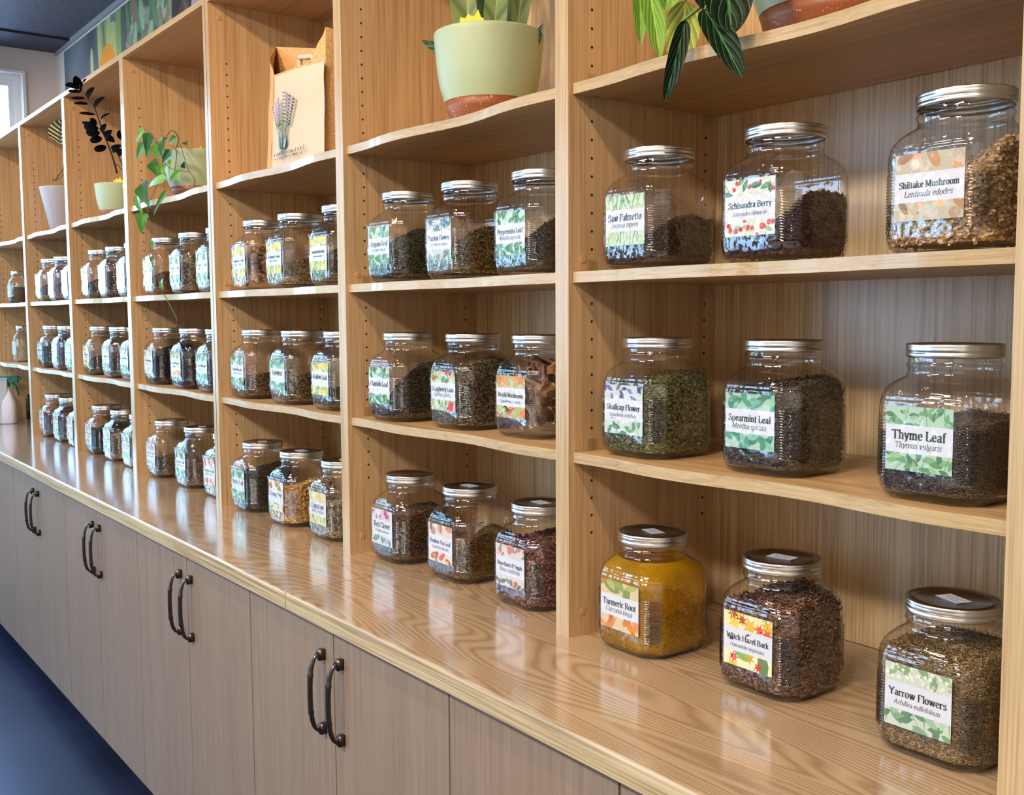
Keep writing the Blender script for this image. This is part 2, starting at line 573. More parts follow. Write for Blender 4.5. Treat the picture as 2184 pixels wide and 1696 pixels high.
for i, (y0, y1, z0, z1) in enumerate(WINS_FAR):
    mb = MB()
    for a in ((y0 - 0.016, y0, z0 - 0.016, z1 + 0.016), (y1, y1 + 0.016, z0 - 0.016, z1 + 0.016), (y0, y1, z1, z1 + 0.016), (y0, y1, z0 - 0.016, z0)):
        mb.box(XW, XW + 0.012, *a)
    for w_, xa, xb in ((0.03, -0.10, -0.06), (0.06, -0.095, -0.072)):
        for a in ((y0, y0 + w_, z0, z1), (y1 - w_, y1, z0, z1), (y0 + w_, y1 - w_, z1 - w_, z1), (y0 + w_, y1 - w_, z0, z0 + w_)):
            mb.box(XW + xa, XW + xb, *a)
    ym = (y0 + y1) / 2
    mb.box(XW - 0.095, XW - 0.072, ym - 0.025, ym + 0.025, z0 + 0.06, z1 - 0.06)
    fr = mb.build('window_%d' % (i + 1), M['vinyl']); fr['kind'] = 'structure'
    mb = MB(); mb.box(XW - 0.086, XW - 0.082, y0 + 0.05, y1 - 0.05, z0 + 0.05, z1 - 0.05)
    mb.build('window_pane', M['pane'], fr)
for i, (x0, x1, z0, z1) in enumerate(WINS_FRONT):
    mb = MB()
    for a in ((x0, x0 + 0.06, z0, z1), (x1 - 0.06, x1, z0, z1), (x0 + 0.06, x1 - 0.06, z1 - 0.06, z1), (x0 + 0.06, x1 - 0.06, z0, z0 + 0.06)):
        mb.box(a[0], a[1], YF - 0.08, YF - 0.03, a[2], a[3])
    fr = mb.build('window_%d' % (i + 3), M['vinyl']); fr['kind'] = 'structure'
    mb = MB(); mb.box(x0 + 0.05, x1 - 0.05, YF - 0.06, YF - 0.055, z0 + 0.05, z1 - 0.05)
    mb.build('window_pane', M['pane'], fr)

# outside: ground and greenery seen through the glass and mirrored in the jars
mb = MB(); mb.box(-24, 12, -22, 8, ZF - 0.32, ZF - 0.22); g = struct('ground_outside', mb, plain('pale_paving', srgb(190, 190, 188), 0.8))


def foliage(cx, cy, zb, h, r, n, leaf, trunk, label, name):
    t = thing(name, label, 'tree', (cx, cy, ZF - 0.22), 'greenery outside the windows')
    mb = MB(); mb.tube([(cx, cy, ZF - 0.22), (cx + 0.05, cy, zb), (cx, cy + 0.04, zb + h * 0.6)], [0.09, 0.07, 0.03], 8)
    mb.build('trunk', trunk, t)
    mb = MB()
    rnd = random.Random(int(cx * 31 + cy * 17))
    for i in range(n):
        d = Vector((rnd.gauss(0, 1), rnd.gauss(0, 1), rnd.gauss(0, 1))).normalized()
        p = Vector((cx, cy, zb + h / 2)) + Vector((d.x * r, d.y * r, d.z * h / 2)) * rnd.uniform(0.45, 1.0)
        a = Vector((rnd.uniform(-1, 1), rnd.uniform(-1, 1), rnd.uniform(-1, 1))).normalized() * rnd.uniform(0.06, 0.13)
        b_ = a.cross(Vector((rnd.uniform(-1, 1), rnd.uniform(-1, 1), rnd.uniform(-1, 1)))).normalized() * a.length * 0.5
        mb.face([p - a, p + b_, p + a, p - b_])
    mb.build('foliage', leaf, t)


bark = plain('bark', srgb(70, 56, 46), 0.9)
lf1 = plain('pale_green_leaves', srgb(150, 186, 70), 0.6)  # even yellow-green leaf colour
lf2 = plain('green_leaves', srgb(84, 140, 62), 0.6)
foliage(-7.6, -2.6, -0.3, 2.6, 0.75, 900, lf1, bark, 'pale green tree outside the far window, left of the shelving', 'garden_tree')
foliage(-8.4, -4.6, -0.3, 3.0, 0.9, 900, lf2, bark, 'deep green tree outside, beyond the second far window', 'garden_tree')
foliage(-7.2, -0.9, -0.9, 1.5, 0.55, 700, lf2, bark, 'low green shrub outside, nearest the far window', 'garden_shrub')
foliage(-3.4, -7.4, -0.4, 2.8, 0.9, 900, lf1, bark, 'pale green tree outside the street windows', 'garden_tree')

# ------------------------------------------------------------------ shelving
XRT = {0: 0.832, 1: 0.0, 2: -0.827, 3: -1.656, 4: -2.487, 5: -3.307, 6: -4.132, 7: -4.944}   # right face of each upright
WID = {0: 0.037, 1: 0.036, 2: 0.037, 3: 0.043, 4: 0.041, 5: 0.041, 6: 0.041, 7: 0.038}
ZTI, ZTO, DEP = 1.5105, 1.529, 0.379
ZS = {'A': 0.982, 'B': 0.657, 'C': 0.337}
TH = 0.0188
PROF = [(0, .009), (.03, .010), (.07, .0105), (.107, .009), (.14, .005), (.18, .001), (.22, -.001), (.26, 0), (.31, .004), (.36, .010), (.41, .0165), (.46, .0195), (.50, .0195), (.54, .0165), (.58, .011), (.62, .006), (.67, .0025), (.71, .003), (.75, .006), (.80, .0085)]


def wave(u):
    for (a, p), (b_, q) in zip(PROF[:-1], PROF[1:]):
        if a <= u <= b_:
            t = (u - a) / (b_ - a)
            return p + (q - p) * (t * t * (3 - 2 * t) * 0.4 + t * 0.6)
    return PROF[-1][1]


def upright(k, unit):
    xr, w = XRT[k], WID[k]
    mb = MB()
    mb.box(xr - w, xr, 0, DEP, 0, ZTO)
    # front edge strip (index 1), holes (2)
    mb.m[2] = 1
    mb.cur = 2
    for y in (0.0542, 0.347):
        z = 1.1135 + 0.032 * 7
        while z > 0.18:
            if all(not (zs - TH - 0.03 < z < zs + 0.028) for zs in ZS.values()):
                for sgn, x in ((1, xr + 0.0003), (-1, xr - w - 0.0003)):
                    mb.face([(x, y + 0.0027 * math.cos(a * math.pi / 5), z + 0.0027 * math.sin(a * math.pi / 5) * sgn) for a in range(10)])
            z -= 0.032
    o = mb.build('upright', [M['side'], M['edgev'], M['hole']], unit)
    if k in (3,):
        mb = MB(); mb.box(xr - w / 2 - 0.0008, xr - w / 2 + 0.0008, -0.0004, 0.002, 0, ZTO); mb.build('joint_line', M['seam'], o)
    for z in (0.043, 0.68, 1.469):
        mb = MB()
        for j, (r, h) in enumerate(((0.0072, 0.0), (0.0072, 0.0012), (0.0058, 0.0018))): pass
        seg = 20
        mb.rings([[(xr + h, 0.034 + r * math.cos(2 * math.pi * q / seg), z + r * math.sin(2 * math.pi * q / seg)) for q in range(seg)] for r, h in ((0.0072, 0.0), (0.0072, 0.0010), (0.006, 0.0016))], True, False, True)
        mb.build('screw_cap', M['cap'], o)


def shelf(x0, x1, zt, unit, clips=True):
    mb = MB()
    n = 64
    L = x1 - x0
    fx = [x0 + L * i / n for i in range(n + 1)]
    fy = [wave(0.79 * i / n) for i in range(n + 1)]
    yb = DEP - 0.008
    for i in range(n):
        a, b_ = (fx[i], fy[i]), (fx[i + 1], fy[i + 1])
        mb.cur = 1
        mb.face([(a[0], a[1], zt - TH), (b_[0], b_[1], zt - TH), (b_[0], b_[1], zt), (a[0], a[1], zt)])
        mb.cur = 0
        mb.face([(a[0], a[1], zt), (b_[0], b_[1], zt), (b_[0], yb, zt), (a[0], yb, zt)])
        mb.face([(a[0], a[1], zt - TH), (a[0], yb, zt - TH), (b_[0], yb, zt - TH), (b_[0], b_[1], zt - TH)])
    mb.face([(x0, fy[0], zt - TH), (x0, fy[0], zt), (x0, yb, zt), (x0, yb, zt - TH)])
    mb.face([(x1, fy[-1], zt - TH), (x1, yb, zt - TH), (x1, yb, zt), (x1, fy[-1], zt)])
    mb.face([(x0, yb, zt - TH), (x0, yb, zt), (x1, yb, zt), (x1, yb, zt - TH)])
    o = mb.build('shelf', [M['flat'], M['edge']], unit)
    if clips:
        for xs, sg in ((x0 - 0.001, 1), (x1 + 0.001, -1)):
            for y in (0.0542, 0.347):
                mb = MB()
                xa, xb = sorted((xs, xs + sg * 0.014))
                mb.box(xa, xb, y - 0.0085, y + 0.0085, zt - TH - 0.020, zt - TH - 0.0004)
                xa, xb = sorted((xs, xs + sg * 0.003))
                mb.box(xa, xb, y - 0.010, y + 0.010, zt + 0.0004, zt + 0.022)
                mb.build('shelf_clip', M['clip'], o, bevel=0.003)


def bay(k, unit, clips):
    """the bay right of upright k"""
    x0 = XRT[k]
    x1 = XRT[k - 1] - WID[k - 1] if k > 0 else 1.625
    for z in ZS.values(): shelf(x0 + 0.0015, x1 - 0.0015, z, unit, clips)
    mb = MB(); mb.box(x0, x1, 0, DEP, ZTI, ZTO); mb.m[2] = 1; mb.build('top_panel', [M['flat'], M['edge']], unit)
    mb = MB(); mb.box(x0 - 0.005, x1 + 0.005, DEP, DEP + 0.01, 0.001, ZTO); mb.build('back_panel', M['back'], unit)


uA = thing('shelving_unit', 'light oak shelving unit of near bays, under the leafy plants and tote bag', 'shelving', (-0.4, 0.19, 0), 'oak shelving units on the worktop')
for k in (0, 1, 2, 3): upright(k, uA)
mb = MB(); mb.box(1.625, 1.662, 0, DEP, 0, ZTO); mb.build('upright', M['side'], uA)
for k in (0, 1, 2, 3): bay(k, uA, k in (1, 2, 3))
uB = thing('shelving_unit', 'light oak shelving unit of far bays, running to the window wall', 'shelving', (-3.3, 0.19, 0), 'oak shelving units on the worktop')
for k in (4, 5, 6, 7): upright(k, uB)
for k in (4, 5, 6, 7): bay(k, uB, k in (4, 5))

# worktop slabs
WT = 0.0385
YC = -0.272
for (x0, x1, lab) in ((-0.607, 1.70, 'glossy ash worktop slab at the near end, right of the front seam'),
                      (-2.886, -0.6098, 'long glossy ash worktop slab between the two seams'),
                      (-4.982, -2.8875, 'far glossy ash worktop slab against the window wall')):
    mb = MB()
    prof = [(YB - 0.002, 0), (YC + 0.004, 0), (YC + 0.0012, -0.0014), (YC, -0.005), (YC, -WT + 0.002), (YC + 0.002, -WT), (YB - 0.002, -WT)]
    mb.rings([[(x, y, z) for y, z in prof] for x in (x0, x1)], True, True, True)
    for i in (2, 3, 4): mb.m[i] = 1
    o = mb.build('worktop', [M['counter'], M['nosing']])
    tag(o, lab, 'worktop', 'worktop slabs')

# base cabinets
PULL = MB()
nn = 40
rings = []
for i in range(nn + 1):
    t = i / nn
    z = 0.083 * math.cos(math.pi * t)
    s_ = abs(2 * t - 1)
    y = -0.0075 - 0.026 * (1 - s_ ** 2.4) - 0.004 * max(0, s_ - 0.8) * 5 * 0.3
    tw = 0.0
    wx = 0.0052 + 0.0016 * math.exp(-((s_ - 0.95) / 0.08) ** 2) + 0.0010 * (1 - s_)
    wy = 0.0042 + 0.0012 * (1 - s_)
    for bp_, am in ((0.62, 0.0012), (0.52, 0.0009), (0.30, 0.0014), (0.22, 0.0010)):
        wx += am * math.exp(-((s_ - bp_) / 0.02) ** 2)
        wy += am * math.exp(-((s_ - bp_) / 0.02) ** 2)
    rings.append([(wx * math.cos(2 * math.pi * j / 12), y + wy * math.sin(2 * math.pi * j / 12), z) for j in range(12)])
PULL.rings(rings, True, True, True)
for sg in (1, -1):
    PULL.box(-0.0062, 0.0062, -0.014, -0.0002, sg * 0.077 - 0.011, sg * 0.077 + 0.011)
pull_me = PULL.data('pull', M['pull'], True)
YD = -0.2516
seams = [-4.978, -4.19, -3.357, -2.523, -1.683, -0.848, -0.013, 0.823, 1.66]
CABL = ['farthest oak base cabinet, against the window wall', 'oak base cabinet third from the far wall end, without visible pulls',
        'oak base cabinet with the most distant visible pair of bronze pulls', 'oak base cabinet with second pair of bronze pulls from the far end',
        'oak base cabinet with third pair of bronze pulls from the far end', 'oak base cabinet with the nearest, largest pair of bronze pulls',
        'oak base cabinet at lower right, its tops of doors just showing', 'oak base cabinet nearest the camera, beyond the right frame edge']
CABL[1] = 'second oak base cabinet out from the window wall'
for i in range(len(seams) - 1):
    x0, x1 = seams[i], seams[i + 1]
    xm = (x0 + x1) / 2
    t = thing('base_cabinet', CABL[i], 'cabinet', (xm, 0.07, ZF), 'oak base cabinets under the worktop')
    mb = MB(); mb.box(x0 + 0.0005, x1 - 0.0005, YD + 0.021, YB - 0.004, -0.83, -WT - 0.0005); mb.build('carcass', M['seam'], t)  # carcass coloured dark: shade of the deep door gaps put into its colour
    mb = MB(); mb.box(x0 + 0.0005, x1 - 0.0005, YD + 0.085, YD + 0.10, ZF, -0.83); mb.build('toe_kick', M['kick'], t)
    for a, b_, hx in ((x0, xm, xm - 0.041), (xm, x1, xm + 0.038)):
        mb = MB(); mb.box(a + 0.0018, b_ - 0.0018, YD, YD + 0.019, -0.829, -WT - 0.004)
        d = mb.build('door', M['door'], t, bevel=0.0008)
        h = inst('handle', pull_me, d)
        h['label'] = 'arched bronze pull'
        h.location = Vector((hx, YD, -0.179))

# ------------------------------------------------------------------ lettering: skeleton glyphs drawn with a broad pen
G = {
'a': '42|~9,39 16,48 25,49 32,42 32,32|-32,32 32,7|~32,7 35,0 41,3|~32,28 20,27 9,20 8,9 15,1 24,3 32,13',
'b': '46|-9,74 9,2|~9,38 18,48 29,49 39,38 39,14 30,1 19,0 9,8|<9,74',
'c': '40|~35,38 32,47 24,50 12,44 7,26 12,6 23,0 35,9',
'd': '47|-37,74 37,0|~37,38 28,48 18,49 8,38 8,14 17,1 27,1 37,10|<37,74|_40,0',
'e': '41|-9,28 35,28|~35,28 33,43 23,50 11,43 7,26 12,6 23,0 35,9',
'f': '29|~32,70 25,75 17,72 14,60|-14,62 14,0|-4,47 27,47|_14,0',
'g': '43|~21,49 10,44 9,30 17,20 27,21 33,32 31,43 21,49|~13,21 8,12 15,5 30,4 38,-4 33,-16 19,-20 7,-14 8,-5 15,3|-30,46 41,49',
'h': '47|-9,74 9,0|~9,36 17,47 26,49 35,42 36,30|-36,30 36,0|_9,0|_36,0|<9,74',
'i': '20|-10,50 10,0|_10,0|<10,50|.10,66',
'k': '46|-9,74 9,0|-10,20 36,49|-18,28 38,0|_9,0|_38,0|_34,49|<9,74',
'l': '20|-10,74 10,0|_10,0|<10,74',
'm': '70|-9,50 9,0|~9,36 17,47 25,49 33,42 34,30|-34,30 34,0|~34,36 42,47 50,49 58,42 59,30|-59,30 59,0|_9,0|_34,0|_59,0|<9,50',
'n': '47|-9,50 9,0|~9,36 17,47 26,49 35,42 36,30|-36,30 36,0|_9,0|_36,0|<9,50',
'o': '44|~22,50 10,44 6,25 10,6 22,0 33,6 38,25 33,44 22,50',
'p': '47|-9,50 9,-21|~9,38 18,48 29,49 39,38 39,14 30,1 19,0 9,8|_9,-21|<9,50',
'r': '33|-9,50 9,0|~9,34 16,46 25,50 32,45|_9,0|<9,50',
's': '37|~31,39 27,48 17,50 8,42 10,32 20,26 30,19 31,8 21,0 11,1 6,11',
't': '29|-13,64 13,10|~13,10 17,0 27,4|-4,47 26,47',
'u': '47|-9,50 9,14|~9,14 13,2 22,0 30,4 36,13|-36,50 36,0|<9,50|<36,50|_39,0',
'v': '43|-6,49 21,0|-21,0 37,49|_7,49|_36,49',
'w': '64|-6,49 19,0|-19,0 32,46|-32,46 45,0|-45,0 58,49|_7,49|_57,49|_32,49',
'x': '42|-6,49 35,0|-7,0 34,49|_8,0|_34,0|_8,49|_34,49',
'y': '43|-6,49 22,2|~38,49 22,4 16,-14 6,-19|_7,49|_36,49',
'z': '39|-7,48 32,48|-32,48 7,1|-7,1 33,1',
'A': '66|-32,72 9,0|-32,72 57,0|-17,24 48,24|_9,0|_57,0',
'B': '58|-12,72 12,0|~12,71 34,71 44,60 42,44 30,39 12,39|~30,39 47,34 51,18 43,3 28,1 12,1|_12,0|_12,72',
'C': '60|~52,54 46,68 32,73 14,64 7,36 14,9 32,0 46,5 54,19',
'F': '52|-12,72 12,0|-12,71 46,71|-46,71 47,57|-12,38 36,38|_12,0',
'G': '64|~52,54 46,68 32,73 14,64 7,36 14,9 32,0 46,5 52,12|-52,26 52,6|-40,27 60,27',
'H': '70|-12,72 12,0|-57,72 57,0|-12,38 57,38|_12,0|_57,0|_12,72|_57,72',
'L': '52|-12,72 12,0|-12,1 47,1|-47,1 48,18|_12,72',
'M': '80|-12,72 10,0|-12,72 39,8|-39,8 64,72|-64,72 67,0|_10,0|_67,0|_11,72|_65,72',
'N': '70|-12,72 12,0|-12,72 58,0|-58,72 58,0|_12,0|_11,72|_58,72',
'O': '68|~34,73 14,64 7,36 14,8 34,0 54,8 61,36 54,64 34,73',
'P': '54|-12,72 12,0|~12,71 34,71 47,62 47,44 35,34 12,34|_12,0|_12,72',
'R': '60|-12,72 12,0|~12,71 34,71 46,62 46,46 34,37 12,37|~30,37 40,22 46,4 56,1|_12,0|_12,72',
'S': '50|~42,57 37,69 25,73 11,65 10,51 22,42 38,33 43,19 36,4 22,0 10,5 6,19',
'T': '60|-30,72 30,0|-5,71 55,71|-5,71 5,58|-55,71 55,58|_30,0',
'W': '92|-6,72 28,0|-28,0 46,66|-46,66 65,0|-65,0 86,72|_7,72|_85,72',
'Y': '62|-6,72 31,34|-31,34 56,72|-31,34 31,0|_31,0|_7,72|_55,72',
'&': '66|~52,36 44,14 28,1 12,5 8,20 18,36 34,50 36,64 28,72 19,66 20,54 34,28 56,2',
}


def crom(pts, n=5):
    P = [pts[0]] + pts + [pts[-1]]
    if pts[0] == pts[-1]: P[0], P[-1] = pts[-2], pts[1]
    out = []
    for i in range(1, len(P) - 2):
        for j in range(n):
            t = j / n
            out.append(tuple(0.5 * ((2 * P[i][a]) + (P[i + 1][a] - P[i - 1][a]) * t + (2 * P[i - 1][a] - 5 * P[i][a] + 4 * P[i + 1][a] - P[i + 2][a]) * t * t + (3 * P[i][a] - P[i - 1][a] - 3 * P[i + 1][a] + P[i + 2][a]) * t ** 3) for a in (0, 1)))
    out.append(pts[-1])
    return out


def write(mb, text, xc, zb, width, cap, y, bold=True, italic=0.0, flip=lambda x, z, y: (x, y, z)):
    thick, thin, sw = (15.0, 5.4, 11.0) if bold else (7.2, 3.0, 6.5)
    adv = sum(24 if ch == ' ' else float(G[ch].split('|')[0]) + (3 if bold else 1) for ch in text)
    sc = min(width / adv, cap / 72.0)
    x = xc - adv * sc / 2
    for ch in text:
        if ch == ' ':
            x += 24 * sc
            continue
        parts = G[ch].split('|')

        def P(px, pz): return flip(x + (px + italic * pz) * sc, zb + pz * sc, y)
        for st in parts[1:]:
            pts = [tuple(float(v) for v in q.split(',')) for q in st[1:].split()]
            k = st[0]
            if k == '_':
                (a, z), h = pts[0], (3.0 if bold else 1.5)
                mb.face([P(a - sw, z - h), P(a + sw, z - h), P(a + sw, z + h), P(a - sw, z + h)])
            elif k == '<':
                a, z = pts[0]
                mb.face([P(a - sw, z - 7), P(a + thick / 2, z - 7), P(a + thick / 2, z + 2), P(a - sw, z - 3)])
            elif k == '.':
                a, z = pts[0]
                r = thick * 0.62
                mb.face([P(a + r * math.cos(q * math.pi / 4), z + r * math.sin(q * math.pi / 4)) for q in range(8)])
            else:
                if k == '~': pts = crom(pts)
                L, Rr = [], []
                for i, p in enumerate(pts):
                    q0, q1 = pts[max(i - 1, 0)], pts[min(i + 1, len(pts) - 1)]
                    dx, dz = q1[0] - q0[0], q1[1] - q0[1]
                    ln = math.hypot(dx, dz) or 1
                    ph = math.atan2(dz, dx) - R_(12)
                    w = math.hypot(thick * math.sin(ph), thin * math.cos(ph)) / 2
                    nx, nz = -dz / ln * w, dx / ln * w
                    L.append((p[0] + nx, p[1] + nz)); Rr.append((p[0] - nx, p[1] - nz))
                for i in range(len(pts) - 1):
                    mb.face([P(*Rr[i]), P(*Rr[i + 1]), P(*L[i + 1]), P(*L[i])])
        x += (float(parts[0]) + (3 if bold else 1)) * sc


# ------------------------------------------------------------------ jars
def octa(th, a=0.079, c=0.052, p=26):
    s_ = 0.0
    dd = (a + c) / math.sqrt(2)
    for k in range(8):
        q = math.cos(th - k * math.pi / 4)
        if q > 0.01: s_ += (q / (a if k % 2 == 0 else dd)) ** p
    return s_ ** (-1.0 / p)


SEG = 96
TH_ = [2 * math.pi * (j + 0.5) / SEG for j in range(SEG)]
OCT = [octa(t) for t in TH_]
JP = [(0.0035, .60, .1, 0), (0.0012, .74, .1, 0), (0.0, .80, .1, 0), (0.0015, .86, .08, 0), (0.005, .92, .05, 0), (0.010, .962, .02, 0), (0.017, .99, 0, 0), (0.026, 1, 0, 0), (0.120, 1, 0, 0), (0.129, .994, .03, 0), (0.137, .976, .09, 0),
      (0.144, .945, .20, 0), (0.150, .900, .36, 0), (0.1545, .850, .54, 0), (0.158, .796, .74, 0), (0.1615, .750, .92, 0), (0.165, .724, 1, 0), (0.171, .722, 1, 0), (0.1735, .735, 1, 0), (0.1755, .757, 1, 0), (0.178, .735, 1, 0), (0.181, .722, 1, 0), (0.198, .722, 1, 0)]


def jar_ring(z, off=0.0, rib=0.0):
    for (a, b_) in zip(JP[2:-1], JP[3:]):
        if a[0] <= z <= b_[0]:
            t = (z - a[0]) / (b_[0] - a[0])
            s_, bl = a[1] + (b_[1] - a[1]) * t, a[2] + (b_[2] - a[2]) * t
            break
    else:
        s_, bl = JP[-1][1], 1.0
    out = []
    for j, t in enumerate(TH_):
        r = OCT[j] * s_ * (1 - bl) + 0.0795 * s_ * bl - off
        if rib:
            dth = abs(((t + math.pi / 4) % (math.pi / 2)) - math.pi / 4)
            dth = math.pi / 4 - dth
            if dth < 0.155: r += rib
        out.append((r * math.cos(t), r * math.sin(t), z))
    return out


def jar_mesh():
    mb = MB()
    zs = [(z, 0) for z in (0.0, .0015, .003, .005, .0075, .010, .0135, .017, .021, .026)]
    z = 0.030
    k = 0
    while z < 0.104:
        zs.append((z, (0.0019, 0.0, -0.0012, 0.0)[k % 4]))
        z += 0.00098
        k += 1
    zs += [(z, 0) for z in (.106, .112, .117, .122, .1265)]
    z = 0.128
    k = 0
    while z < 0.160:
        zs.append((z, 0)); z += 0.0016; k += 1
    zs += [(z, 0) for z in (.161, .163, .165, .167, .171, .1728, .1738, .1755, .1772, .1785, .181, .186, .198)]
    rings = []
    r0 = jar_ring(0.0)
    rings.append([(x * .6, y * .6, 0.005) for x, y, _ in r0])
    rings.append([(x * .9, y * .9, 0.002) for x, y, _ in r0])
    for i, (z, rb) in enumerate(zs):
        rr = jar_ring(z, 0, rb)
        if 0.127 < z < 0.160:      # stepped shoulder
            kk = 0.00028 * math.sin((z - 0.127) / 0.033 * math.pi * 2 * 5)
            rr = [(x * (1 + kk / 0.07), y * (1 + kk / 0.07), zz) for x, y, zz in rr]
        rings.append(rr)
    mb.rings(rings, True, True, False)
    for i, f_ in enumerate(mb.f):
        if max(mb.v[q][2] for q in f_) < 0.0125: mb.m[i] = 1
        elif len(f_) == 4:
            zc = sum(mb.v[q][2] for q in f_) / 4
            t = math.atan2(sum(mb.v[q][1] for q in f_), sum(mb.v[q][0] for q in f_))
            if 0.030 < zc < 0.104 and math.pi / 4 - abs(((t + math.pi / 4) % (math.pi / 2)) - math.pi / 4) < 0.15: mb.m[i] = 2
    return mb.data('glass_body', [M['glass'], M['glass_base'], ribbed_glass()], True)


GLASS = jar_mesh()


def lid_meshes():
    mb = MB()
    seg = 160
    prof = [(0.0588, 0.1855), (0.0602, 0.1862), (0.0609, 0.1880), (0.0611, 0.1905), (0.0603, 0.1922), (0.0600, 0.1930), (0.0606, 0.1942), (0.0610, 0.1962), (0.0609, 0.1985), (0.0606, 0.1992), ('k', 0.1996), ('k', 0.2025), (0.0602, 0.2036), (0.0590, 0.2041), (0.0575, 0.2037), (0.0568, 0.2030)]
    rings = []
    for r, z in prof:
        rings.append([((0.0609 - 0.0004 * (j % 2) if r == 'k' else r) * math.cos(2 * math.pi * j / seg), (0.0609 - 0.0004 * (j % 2) if r == 'k' else r) * math.sin(2 * math.pi * j / seg), z) for j in range(seg)])
    mb.rings(rings)
    band = mb.data('lid_band', M['band'], True)
    mb = MB()
    mb.lathe([(0.0572, 0.2026), (0.0500, 0.2026), (0.0492, 0.2032), (0.0478, 0.2032), (0.0470, 0.2027), (0.002, 0.2027)], 64, cap1=True)
    return band, mb.data('lid_plate', M['disc'], True)


BAND, DISC = lid_meshes()
mb = MB()
mb.box(-0.021, 0.021, -0.0125, 0.0125, 0.2029, 0.2032)
mb.cur = 1
rs = random.Random(3)
for zl, a, b_ in ((0.006, -0.017, 0.012), (0.0005, -0.017, 0.004), (-0.006, -0.006, 0.016)):
    x = a
    while x < b_:
        w = rs.uniform(0.002, 0.006)
        mb.box(x, x + w, zl - 0.0007, zl + 0.0007, 0.2032, 0.20325)
        x += w + 0.0016
STICK = mb.data('date_sticker', [M['paper'], M['ink2']])

# clear film taped over each label
mb = MB()
nx, nz = 22, 20
pts = []
for i in range(nz + 1):
    for j in range(nx + 1):
        x, z = -0.0505 + 0.101 * j / nx, 0.031 + 0.103 * i / nz
        d = noise.noise(Vector((x * 70, z * 70, 3.1))) * 0.0007 + (0.0035 * max(0, (i - nz + 3) / 3) ** 2 if i > nz - 3 else 0)
        pts.append((x, -0.0812 - d, z - (noise.noise(Vector((x * 60, 1, 9))) * 0.003 if i == nz else 0)))
mb.v = pts
for i in range(nz):
    for j in range(nx):
        a = i * (nx + 1) + j
        mb.f.append((a, a + 1, a + nx + 2, a + nx + 1)); mb.m.append(0)
FILM = mb.data('clear_film', M['film'], True)


